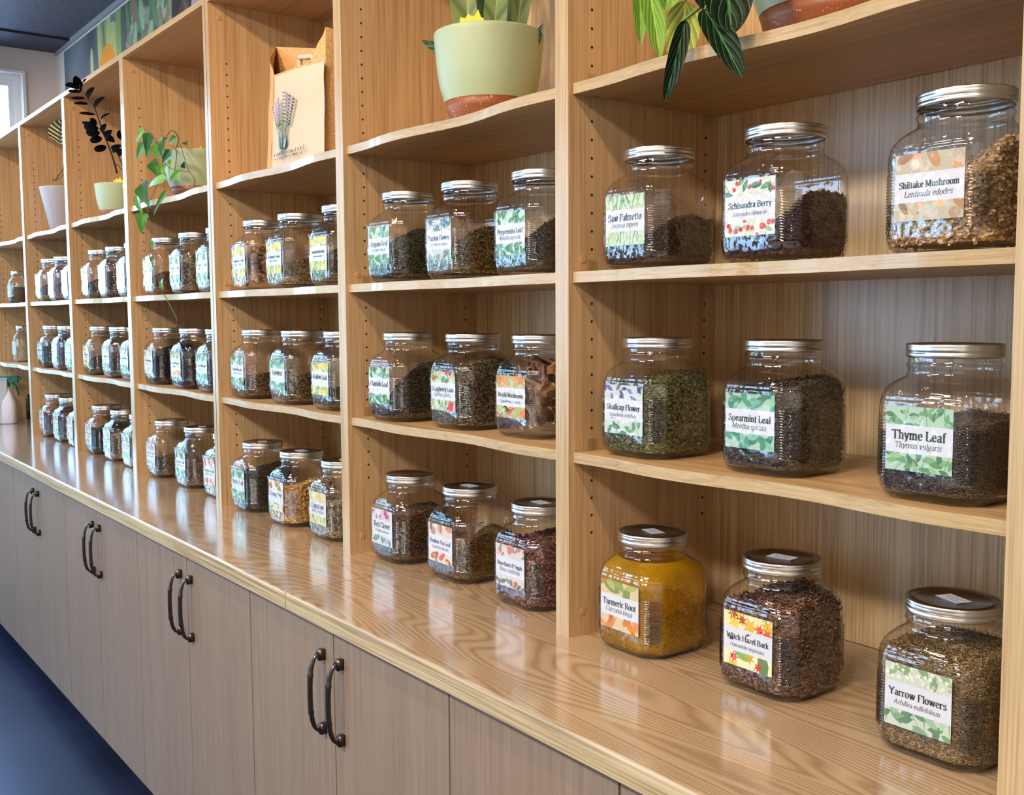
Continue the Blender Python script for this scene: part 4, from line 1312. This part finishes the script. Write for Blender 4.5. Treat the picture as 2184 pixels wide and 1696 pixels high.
mb = MB(); mb.lathe([(.016, .176), (.016, .198), (.012, .202)], 24, cap0=True, cap1=True); mb.build('cap', plain('pale_plastic', srgb(200, 206, 226), .4), t, True, local=True)
cx = at(-8, 870, -.03).x
t = thing('storage_bin', 'pale translucent container at the far left frame edge on worktop', 'container', (cx, -.03, 0.0006))
mb = MB(); mb.rings([[(a * .052 * sx_, a * .05 * sy_, z) for sx_, sy_ in ((-1, -1), (1, -1), (1, 1), (-1, 1))] for a, z in ((.92, 0), (1, .24))], True, True, False)
mb.build('bin_body', plain('frosted_plastic', srgb(206, 214, 226), .3), t, bevel=.004, local=True)
mb = MB(); mb.box(-.054, .054, -.052, .052, .2405, .252); mb.build('lid', plain('frosted_lid', srgb(190, 204, 226), .3), t, bevel=.003, local=True)


# ------------------------------------------------------------------ plants
def leaf(mb, base, tip, width, nrm, bend=0.0, fold=0.25, taper=0.45, nseg=12, heart=0.0, oval=False):
    base, tip = Vector(base), Vector(tip)
    ax = tip - base
    L = ax.length
    t = ax.normalized()
    n = Vector(nrm)
    n = (n - t * n.dot(t)).normalized()
    sd = t.cross(n)
    rows = []
    for i in range(nseg + 1):
        v = i / nseg
        if oval: w = (1 - abs(2 * v ** .9 - 1) ** 2.3) ** .62 * (1 - .25 * v)
        elif heart: w = (1 - v) ** .75 * min(1, (v * 7 + .05)) ** .5 * 1.06
        else:
            w = math.sin(math.pi * min(1, max(0, v)) ** taper * 0.98 + 0.02) ** .85 if taper != 1 else math.sin(math.pi * v) ** .8
        c = base + ax * v + n * (bend * L * 4 * v * (1 - v))
        half = width / 2 * w
        rows.append([c + sd * (half * u) + n * (abs(u) * half * fold) for u in (-1, -.5, 0, .5, 1)])
    for i in range(nseg):
        for j in range(4):
            u0, u1 = (-1, -.5, 0, .5, 1)[j], (-1, -.5, 0, .5, 1)[j + 1]
            v0, v1 = i / nseg, (i + 1) / nseg
            mb.face([rows[i][j], rows[i][j + 1], rows[i + 1][j + 1], rows[i + 1][j]], [(u0, v0), (u1, v0), (u1, v1), (u0, v1)])


TOC = Vector((0.72, -0.62, -0.1)).normalized()     # roughly out of the bay, towards the room


def sage_pot(x, y, z, R, H, lab, name, k=1.0, basefrac=0.2):
    t = thing(name, lab, 'potted plant', (x, y, z + 0.0005))
    mb = MB()
    pr = [(.812, .285), (.82, .30), (.90, .45), (.945, .62), (.975, .80), (.995, .94), (1.0, .985), (.995, 1.0), (.965, 1.0), (.955, .985), (.93, .86)]
    mb.lathe([(R * r, H * q) for r, q in pr], 72)
    mb.build('pot', M['sage'], t, True, local=True)
    mb = MB()
    mb.lathe([(R * .60, .0), (R * .645, .004), (R * .70, H * .08), (R * .775, H * .20), (R * .808, H * .283), (R * .77, H * .29)], 72, cap0=True)
    mb.build('pot_base', M['terra'], t, True, local=True)
    mb = MB(); mb.lathe([(R * .945, H * .90), (R * .5, H * .91), (.004, H * .915)], 40, cap1=True); mb.build('soil', M['soil'], t, local=True)
    return t


def place(o):      # world-coordinate meshes under a thing
    return o


def yellow_tag(x, y, z, w, lab, yawd=40):
    mb = MB()
    pts = [(-1, -.9), (1, -.9), (1, .25), (.72, .3), (.52, .42), (.32, .95), (.1, .55), (-.12, .5), (-.38, .72), (-.62, .42), (-.95, .52), (-1, .3)]
    ca, sa = math.cos(R_(yawd)), math.sin(R_(yawd))
    for yo in (-.0006, .0006):
        P = [(w * a * ca - yo * sa, w * a * sa + yo * ca, w * q) for a, q in pts]
        mb.face(P if yo < 0 else P[::-1])
    o = mb.build('plant_tag', M['yellow'])
    o.location = (x, y, z)
    tag(o, lab, 'plant tag', 'yellow wavy tags in the pots')


# snake plant, second bay
px_, py_ = -.463, .165
t = sage_pot(px_, py_, ZS['A'], .119, .202, 'snake plant in large sage pot with speckled terracotta base', 'potted_snake_plant')
mb = MB()
zt = ZS['A'] + .19
SN = plain('snake_leaf_dark', srgb(44, 74, 46), .35)
for (bx, by, tx, ty, tz, w, mi) in ((-.04, -.02, -.10, .0, .36, .075, 0), (.0, .01, -.02, .03, .42, .07, 1), (.03, .02, .035, .04, .40, .06, 1), (.045, -.02, .09, -.03, .22, .05, 0), (-.02, .04, -.05, .08, .40, .07, 1), (.05, .03, .12, .05, .34, .045, 0), (-.07, -.03, -.128, -.09, .016, .030, 1), (.085, .05, .112, .06, .022, .022, 1)):
    mb.cur = mi
    leaf(mb, (px_ + bx, py_ + by, zt - .03), (px_ + tx, py_ + ty, zt + tz), w, TOC, .03, .22, .62, 14)
mb.build('foliage', [leaf_mat('snake_leaf_light', srgb(122, 140, 84), srgb(84, 106, 62), 9, 1.2, .5, .38, srgb(150, 160, 96)), leaf_mat('snake_leaf_deep', srgb(38, 68, 44), srgb(64, 96, 66), 9, 1.5, .4, .3)], t, True)
tp = at(1010, 38, .115)
yellow_tag(tp.x, .115, zt + .026, .031, 'yellow wavy plant tag standing in the snake plant pot', 38)

# prayer plant, nearest bay
px_, py_ = .405, .185
t = sage_pot(px_, py_, ZS['A'], .135, .19, 'prayer plant in sage pot, striped leaves hanging over the shelf edge', 'potted_prayer_plant')
MG = [leaf_mat('prayer_leaf_green', srgb(104, 146, 52), srgb(150, 184, 92), 11, 6, .2, .38, srgb(160, 190, 100)),
      leaf_mat('prayer_leaf_olive', srgb(136, 150, 62), srgb(188, 196, 116), 9, 5, .22, .45, srgb(196, 200, 120)),
      leaf_mat('prayer_leaf_dark', srgb(14, 30, 18), srgb(86, 130, 92), 9, 5, .11, .38, srgb(58, 112, 58), spec=.2)]
mb = MB()


def pleaf(b_, yb, t_, yt, w, mi, bend=.05, fold=.3, taper=.7):
    mb.cur = mi
    leaf(mb, at(*b_, yb), at(*t_, yt), w, TOC, bend, fold, taper, 18, oval=True)


pleaf((1362, -60), .10, (1366, 98), .06, .030, 0, .05, .7)
pleaf((1378, -55), .08, (1408, 126), .05, .042, 0, .04, .5)
pleaf((1440, -70), .06, (1418, 24), .03, .055, 0, .05, .5)
pleaf((1462, 2), .09, (1446, 150), .055, .062, 1, .02, .15, .8)
pleaf((1462, 42), -.01, (1417, 217), -.035, .030, 2, .03, .8, .62)
pleaf((1540, -90), .0, (1560, 76), -.03, .085, 2, .04, .25, .8)
pleaf((1490, -60), .02, (1512, 30), -.01, .055, 2, .05, .4, .8)
pleaf((1502, 18), -.02, (1582, 166), -.05, .046, 2, .03, .35, .75)
pleaf((1600, -120), .05, (1640, -30), .0, .06, 2, .04, .3)
mb.build('foliage', MG, t, True)
mb = MB()
c0 = Vector((px_ - .03, py_ - .04, ZS['A'] + .17))
for (q, Y) in (((1462, 44), -.01), ((1540, -88), 0), ((1362, -58), .10), ((1378, -54), .08), ((1440, -68), .06), ((1462, 2), .09), ((1502, 20), -.02), ((1490, -58), .02), ((1600, -118), .05)):
    e = at(*q, Y)
    mid_ = (c0 + e) / 2 + Vector((0, -.02, .05))
    if q == (1462, 44): mb.tube([c0, at(1520, -12, .0), at(1494, 14, -.01), at(1455, 46, -.012)], [.003, .0032, .0030, .0022])
    else: mb.tube([c0, mid_, e], [.0028, .0024, .0016])
mb.build('stems', plain('plant_stem', srgb(110, 128, 60), .5), t, True)

# pothos, fourth bay
px_, py_ = -2.225, .17
t = sage_pot(px_, py_, ZS['A'], .118, .172, 'trailing pothos in sage pot, vine hanging over the shelf edge', 'potted_pothos')
PG = [leaf_mat('pothos_leaf', srgb(66, 122, 44), srgb(78, 134, 54), 7, 3, .15, .35, relief=.08), leaf_mat('pothos_leaf_dark', srgb(42, 88, 42), srgb(52, 98, 50), 7, 3, .15, .32, relief=.08), leaf_mat('pothos_leaf_lime', srgb(104, 154, 48), srgb(116, 164, 58), 7, 3, .15, .4, relief=.08)]
mb = MB()
vm = MB()


def z4(q): return (270 + q[0] / 6.522, 260 + q[1] / 6.522)


def vine(pts, r=.0016):
    P = [at(*z4(q[:2]), q[2]) for q in pts]
    vm.tube([Vector(p) for p in crom3(P)], r, 6)


def crom3(P, n=4):
    Q = [P[0]] + P + [P[-1]]
    out = []
    for i in range(1, len(Q) - 2):
        for j in range(n):
            s_ = j / n
            out.append(.5 * ((2 * Q[i]) + (Q[i + 1] - Q[i - 1]) * s_ + (2 * Q[i - 1] - 5 * Q[i] + 4 * Q[i + 1] - Q[i + 2]) * s_ * s_ + (3 * Q[i] - Q[i - 1] - 3 * Q[i + 1] + Q[i + 2]) * s_ ** 3))
    return out + [P[-1]]


vine([(700, 340, .10), (715, 210, .08), (630, 118, .05), (560, 190, .04), (500, 330, .03), (470, 420, .02)])
vine([(690, 350, .10), (730, 300, .07), (800, 500, .04), (860, 680, .04), (945, 800, .05), (940, 890, .06)])
vine([(640, 340, .08), (690, 420, .05), (680, 600, .04), (670, 660, .04), (770, 680, .04), (860, 700, .04)])
vine([(560, 220, .05), (430, 300, .03), (390, 230, .02), (330, 160, .02), (240, 95, .02)])
vine([(440, 330, .03), (440, 520, .02), (420, 700, .01), (430, 850, .0), (340, 1050, -.01), (290, 1150, -.015), (290, 1250, -.02), (340, 1450, -.02), (335, 1640, -.02), (330, 1760, -.02), (320, 1900, -.02), (420, 2120, -.01), (490, 2350, .0), (560, 2480, .01), (640, 2620, .01), (700, 2760, .0), (690, 2860, .0)], .0013)
vine([(520, 560, .02), (600, 640, .03), (700, 680, .04)])
vine([(270, 860, .0), (340, 835, .0), (420, 850, .0)])
for (a, b_, Y, w, mi) in (((235, 95), (125, 310), .02, .030, 2), ((315, 155), (270, 420), .015, .055, 1), ((240, 290), (145, 530), .02, .045, 0), ((330, 340), (275, 500), .03, .04, 0), ((380, 310), (460, 520), .025, .045, 0), ((500, 205), (500, 520), .03, .05, 1), ((600, 390), (500, 570), .02, .035, 1), ((690, 210), (590, 300), .03, .032, 0),
                          ((350, 545), (480, 790), .01, .060, 1), ((470, 590), (500, 830), .015, .055, 0), ((550, 780), (310, 910), .0, .042, 2), ((210, 860), (310, 1170), -.01, .085, 1), ((140, 990), (230, 1290), -.025, .055, 0), ((215, 1260), (205, 1555), -.03, .060, 0), ((555, 955), (375, 1300), -.02, .024, 0),
                          ((740, 690), (600, 830), .03, .035, 2), ((780, 640), (800, 545), .03, .022, 1), ((600, 520), (600, 760), .035, .020, 2), ((800, 280), (830, 330), .09, .03, 1), ((355, 1650), (330, 1760), -.025, .022, 0), ((370, 1880), (330, 1950), -.025, .022, 0), ((320, 2000), (430, 2080), -.025, .018, 1), ((480, 2200), (510, 2340), -.02, .03, 0), ((300, 1090), (330, 1200), -.012, .02, 0)):
    mb.cur = mi
    n_ = TOC + Vector((random.uniform(-.3, .3), random.uniform(-.3, .3), random.uniform(-.2, .3)))
    leaf(mb, at(*z4(a), Y), at(*z4(b_), Y - .005), w * .82, n_, .06, .2, .6, 10, heart=1)
mb.build('foliage', PG, t, True)
vm.build('vines', plain('vine_stem', srgb(86, 96, 56), .55), t, True)
tp = at(425, 309, .15)
yellow_tag(tp.x, .15, ZS['A'] + .166, .022, 'yellow wavy plant tag lying low in the pothos pot', 20)

# dark ZZ plant, fifth bay
px_, py_ = -3.115, .16
t = sage_pot(px_, py_, ZS['A'], .098, .152, 'dark purple-leaved plant in small sage pot, one tall leaning stem', 'potted_dark_plant')
mb = MB()
sm = MB()
BK = leaf_mat('black_leaf', srgb(7, 5, 6), srgb(13, 10, 11), 6, 2, .1, .7, spec=.1, relief=.1, ior=1.06)


def z1(q): return (q[0] / 3.392, q[1] / 3.392)


zy = .08


def zdep(y):
    return -.075 + .21 * max(0, min(1, (y - 620) / 630))


st = [(845, 1250), (800, 1100), (740, 950), (710, 860), (680, 780), (630, 710), (590, 655), (575, 620)]
sm.tube(crom3([at(*z1(q), zdep(q[1])) for i, q in enumerate(st)]), [.0042 - .0028 * i / 28 for i in range(29)], 8)
sm.tube(crom3([at(*z1(q), .12) for q in ((905, 1255), (880, 1190), (850, 1120), (820, 1080))]), .003, 8)
sm.tube(crom3([at(*z1(q), .12) for q in ((900, 1260), (870, 1220), (840, 1190))]), .003, 8)
for (a, b_, w) in (((580, 640), (470, 610), .042), ((583, 640), (540, 548), .062), ((590, 655), (625, 575), .050), ((630, 715), (685, 632), .045), ((590, 665), (490, 660), .022), ((615, 710), (510, 710), .022), ((640, 755), (530, 750), .022), ((680, 790), (760, 700), .040), ((690, 830), (570, 820), .022), ((725, 885), (800, 820), .025),
                   ((700, 895), (650, 860), .05), ((705, 900), (590, 885), .03), ((715, 930), (605, 915), .055), ((725, 960), (620, 960), .055), ((735, 960), (770, 895), .045), ((760, 990), (810, 940), .05), ((740, 1000), (650, 1020), .05), ((780, 1000), (830, 1030), .05), ((770, 1060), (680, 1085), .05), ((810, 1090), (880, 1050), .05), ((870, 1010), (865, 940), .04), ((850, 1110), (900, 1080), .05)):
    n_ = TOC + Vector((random.uniform(-.4, .4), random.uniform(-.4, .4), random.uniform(-.3, .3)))
    leaf(mb, at(*z1(a), zdep(a[1])), at(*z1(b_), zdep(a[1]) - .02), w * .62, n_, .05, .15, .8, 10, oval=True)
mb.build('foliage', BK, t, True)
sm.build('stems', plain('dark_stem', srgb(74, 66, 50), .5), t, True)
tp = at(252, 372, .135)
yellow_tag(tp.x, .135, ZS['A'] + .152, .026, 'yellow wavy plant tag standing in the dark-leaved plant pot', 30)

# tapered grey pot, sixth bay, with one striped leaf
px_, py_ = -4.0, .16
t = thing('potted_striped_plant', 'tapered grey pot with bare twisted stems and one cream-striped leaf', 'potted plant', (px_, py_, ZS['A'] + .0005))
mb = MB(); mb.lathe([(.062, 0), (.066, .003), (.112, .222), (.113, .226), (.108, .226), (.100, .20)], 64, cap0=True); mb.build('pot', plain('grey_ceramic', srgb(168, 166, 170), .45), t, True, local=True)
mb = MB(); mb.lathe([(.103, .21), (.05, .212), (.004, .213)], 40, cap1=True); mb.build('soil', M['soil'], t, local=True)
sm = MB()
sm.tube(crom3([at(*z1(q), .12) for q in ((400, 1310), (420, 1270), (450, 1230), (470, 1150), (455, 1050))]), .003, 6)
sm.tube(crom3([at(*z1(q), .11) for q in ((410, 1300), (440, 1280), (470, 1240))]), .003, 6)
sm.tube(crom3([at(*z1(q), .13) for q in ((380, 1310), (395, 1295), (410, 1300))]), .003, 6)
sm.build('stems', plain('woody_stem', srgb(96, 84, 56), .7), t, True)
mb = MB()
leaf(mb, at(*z1((430, 1040)), .10), at(*z1((446, 866)), .10), .125, TOC, .03, .1, .55, 18, oval=True)
mb.build('striped_leaf', leaf_mat('striped_leaf', srgb(58, 56, 30), srgb(226, 220, 160), 12, 2.0, .55, .4, srgb(70, 66, 36)), t, True)

# ------------------------------------------------------------------ tote bag, third bay
YF_, YB_ = .045, .135
m, nt, b = new_mat('jute_weave')
tc = N(nt, 'ShaderNodeTexCoord')
w1 = N(nt, 'ShaderNodeTexNoise', i_Scale=260.0, i_Detail=2.0)
nt.links.new(tc.outputs['Object'], w1.inputs['Vector'])
nt.links.new(ramp(nt, w1.outputs[0], [(0.35, srgb(184, 138, 84)), (0.65, srgb(216, 174, 118))]), b.inputs['Base Color'])
b.inputs['Roughness'].default_value = .85
bp = N(nt, 'ShaderNodeBump', i_Strength=.6, i_Distance=.002)
nt.links.new(w1.outputs[0], bp.inputs['Height'])
nt.links.new(bp.outputs[0], b.inputs['Normal'])
JUTE = m
CANV = plain('cream_canvas', srgb(196, 182, 156), .8, bump=.3, bscale=300)
zb = ZS['A'] + .0008
t = thing('tote_bag', 'jute tote bag with cream canvas pocket printed with lavender, standing on upper shelf', 'bag', (-1.25, .09, zb))


def sheet(mb, corners, n=14, bulge=0.0, seed=0, thick=.0016):
    """bilinear patch BL, BR, TR, TL with soft folds"""
    BL, BR, TR, TL = [Vector(c) for c in corners]
    nn_ = (BR - BL).cross(TL - BL).normalized()
    P = []
    for i in range(n + 1):
        for j in range(n + 1):
            u, v = j / n, i / n
            p = BL * (1 - u) * (1 - v) + BR * u * (1 - v) + TR * u * v + TL * (1 - u) * v
            d = bulge * math.sin(math.pi * u) * (0.4 + .6 * v) + .004 * noise.noise(Vector((u * 3 + seed, v * 3, seed))) * min(1, v * 3)
            P.append(p + nn_ * d)
    for side in (0, 1):
        o_ = len(mb.v)
        mb.v += [tuple(p - nn_ * (thick * side)) for p in P]
        for i in range(n):
            for j in range(n):
                a = o_ + i * (n + 1) + j
                q = (a, a + 1, a + n + 2, a + n + 1)
                mb.f.append(q if side == 0 else q[::-1]); mb.m.append(mb.cur)


def bp3(px, py, Y, zmin=True):
    p = at(px, py, Y)
    return Vector((p.x, p.y, max(p.z, zb)))


FBL, FBR = bp3(577, 372, YF_), bp3(693, 345, YF_)
FBL.z = FBR.z = zb
FTL, FTR = bp3(584, 160, YF_), bp3(694.5, 57, YF_)
FTM = bp3(661, 133, YF_)
BBL = bp3(568, 372, YB_); BBL.z = zb
BTL = bp3(589, 100, YB_)
BBR = Vector((FBR.x + .015, YB_, zb))
BTR = Vector((FTR.x + .012, YB_, FTR.z - .02))
BTM = bp3(650, 117, YB_)
mb = MB()
mid_b = (FBL + FBR) / 2
# front panel in two halves so the top edge sags in the middle-left
sheet(mb, [FBL, FBL.lerp(FBR, .62), FTM, FTL], 12, 0, 1)
sheet(mb, [FBL.lerp(FBR, .62), FBR, FTR, FTM], 12, 0, 2)
mb.build('front_panel', JUTE, t, True)
mb = MB()
sheet(mb, [BBR, BBL, BTL, BTM.lerp(BTR, .4)], 12, -.004, 3)
mb.build('back_panel', JUTE, t, True)
mb = MB(); sheet(mb, [BBL, FBL, FTL, BTL], 10, .012, 4); mb.build('side_gusset', JUTE, t, True)
mb = MB(); sheet(mb, [FBR, BBR, BTR, FTR], 10, .004, 5); mb.build('side_gusset', JUTE, t, True)
YP_ = YF_ - .010
PTL, PTR = at(586, 165, YP_), at(691.5, 130, YP_)
PBL, PBR = at(581, 372, YP_), at(691.5, 345, YP_)
PBL.z = PBR.z = zb + .001
mb = MB(); sheet(mb, [PBL, PBR, PTR, PTL], 18, .007, 6)
pk = mb.build('pocket', CANV, t, True)
mb = MB()


def pk_pt(u, v, d=.013):
    p = PBL * (1 - u) * (1 - v) + PBR * u * (1 - v) + PTR * u * v + PTL * (1 - u) * v
    return p + Vector((0, -d, 0))


rnd = random.Random(5)
def dab(u, v, du, dv, c):
    mb.cur = c
    mb.face([pk_pt(u - du, v), pk_pt(u, v - dv), pk_pt(u + du, v), pk_pt(u, v + dv)])
for i in range(22):
    a = rnd.uniform(-1, 1)
    for k_ in range(9):
        s_ = .26 + .035 * k_
        dab(.30 + a * (.03 + s_ * .40), .20 + s_ * (1.10 - .25 * abs(a)), .013, .014, 0 if k_ > 2 else 1)
    mb.cur = 1
    b0, b1 = (.27 + a * .03, .18), (.28 + a * .12, .48)
    mb.face([pk_pt(b0[0] - .003, b0[1]), pk_pt(b0[0] + .003, b0[1]), pk_pt(b1[0] + .003, b1[1]), pk_pt(b1[0] - .003, b1[1])])
mb.cur = 2
mb.face([pk_pt(.20, .19), pk_pt(.34, .19), pk_pt(.36, .27), pk_pt(.31, .33), pk_pt(.23, .33), pk_pt(.18, .27)])
mb.cur = 3
for v, h, a, b_ in ((.115, .05, .12, .70), (.075, .026, .12, .66)):
    u = a
    while u < b_:
        w_ = rnd.uniform(.008, .02)
        hh = h * rnd.uniform(.5, 1)
        mb.face([pk_pt(u, v), pk_pt(u + w_, v), pk_pt(u + w_, v + hh), pk_pt(u, v + hh)])
        u += w_ + rnd.choice((.008, .01, .035))
mb.build('lavender_print', [flat(150, 128, 178), flat(120, 140, 104), flat(168, 206, 206), flat(84, 78, 72)], pk)
mb = MB()
h0, h1 = bp3(640, 124, .10), bp3(668, 122, .075)
mb.tube(crom3([h0 + Vector((0, 0, -.03)), h0, (h0 + h1) / 2 + Vector((0, 0, .001)), h1, h1 + Vector((0, 0, -.03))]), .0075, 10)
mb.build('handle', CANV, t, True)

# ------------------------------------------------------------------ photo panels on the wall above the shelving
PZ0, PZ1 = 1.50, 2.047
YM = YB - .006
def mural(x0, x1, base, prims, lab):
    t = tag(MB_board(x0, x1, base), lab, 'picture', 'photo panels above the shelving')
    mb = MB(); mats = []
    for n_, (poly, c) in enumerate(prims):
        m_ = flat(*c)
        if m_ not in mats: mats.append(m_)
        mb.cur = mats.index(m_)
        pp = clip_poly(poly, x0, x1, PZ0, PZ1)
        if pp: mb.face([(x, YM - .0002 - n_ * .00001, z) for x, z in pp])
    mb.build('picture_print', mats, t)
def MB_board(x0, x1, base):
    mb = MB(); mb.box(x0, x1, YM, YB - .0005, PZ0, PZ1)
    return mb.build('photo_panel', base)
m, nt, b = new_mat('slate_photo')
tc = N(nt, 'ShaderNodeTexCoord')
no = N(nt, 'ShaderNodeTexNoise', i_Scale=2.2, i_Detail=1.0)
nt.links.new(tc.outputs['Object'], no.inputs['Vector'])
nt.links.new(ramp(nt, no.outputs[0], [(.35, srgb(66, 68, 76)), (.65, srgb(124, 132, 144))]), b.inputs['Base Color'])
b.inputs['Roughness'].default_value = .6
def ell(cx, cz, rx, rz, an=0, n=18):
    ca, sa = math.cos(an), math.sin(an)
    return [(cx + rx * math.cos(q * 2 * math.pi / n) * ca - rz * math.sin(q * 2 * math.pi / n) * sa, cz + rx * math.cos(q * 2 * math.pi / n) * sa + rz * math.sin(q * 2 * math.pi / n) * ca) for q in range(n)]
PG_, PG2 = (190, 206, 140), (150, 176, 104)
def mp(px, py):
    p = at(px, py, YM); return p.x, p.z
prims = []
for px, py, rx, rz, c in ((212, 92, .035, .17, PG_), (225, 60, .03, .13, PG2), (232, 85, .045, .16, PG_), (241, 108, .10, .14, PG_), (196, 140, .028, .09, (200, 214, 160)), (254, 60, .06, .26, PG2), (219, 115, .02, .16, PG2), (262, 90, .03, .2, (96, 112, 100))):
    x, z = mp(px, py); prims.append((ell(x, z, rx, rz, .0), c))
x, z = mp(229, 137)
prims.append(([(x + .15 * (1 if q % 2 else .88) * math.cos(q * math.pi / 18), z - .03 + .135 * (1 if q % 2 else .88) * math.sin(q * math.pi / 18)) for q in range(36)], (246, 160, 30)))
mural(-4.80, -3.70, m, prims, 'photo panel of orange flower and green stems on slate, at far left')
m, nt, b = new_mat('bark_photo')
tc = N(nt, 'ShaderNodeTexCoord')
no = N(nt, 'ShaderNodeTexNoise', i_Scale=16.0, i_Detail=5.0)
nt.links.new(tc.outputs['Object'], no.inputs['Vector'])
nt.links.new(ramp(nt, no.outputs[0], [(.35, srgb(52, 48, 46)), (.6, srgb(120, 116, 100)), (.75, srgb(170, 170, 150))]), b.inputs['Base Color'])
prims = []
rnd = random.Random(4)
for i in range(60):
    c = rnd.choice(((130, 172, 136), (104, 150, 112), (160, 192, 156), (90, 120, 92), (150, 130, 110)))
    prims.append((ell(rnd.uniform(-3.66, -3.06), rnd.uniform(1.66, 2.03), rnd.uniform(.015, .035), rnd.uniform(.04, .10), rnd.uniform(-.8, .8), 10), c))
for i in range(14):
    prims.append((ell(rnd.uniform(-3.02, -2.75), rnd.uniform(1.7, 2.03), .05, .09, rnd.uniform(-.8, .8), 10), rnd.choice(((60, 50, 44), (150, 116, 90), (90, 70, 56)))))
for i in range(10):
    prims.append((ell(rnd.uniform(-2.75, -2.5), rnd.uniform(1.7, 2.03), .10, .08, rnd.uniform(-.8, .8), 10), rnd.choice(((206, 200, 216), (190, 180, 204), (224, 220, 230)))))
mural(-3.692, -2.45, m, prims, 'photo panel of grey-green leaves and bark, above the middle bays')

# ------------------------------------------------------------------ lift everything onto the floor at z = 0
for o in C.objects:
    if o.parent is None and o.type not in ('CAMERA', 'LIGHT'):
        o.location.z += FLOOR
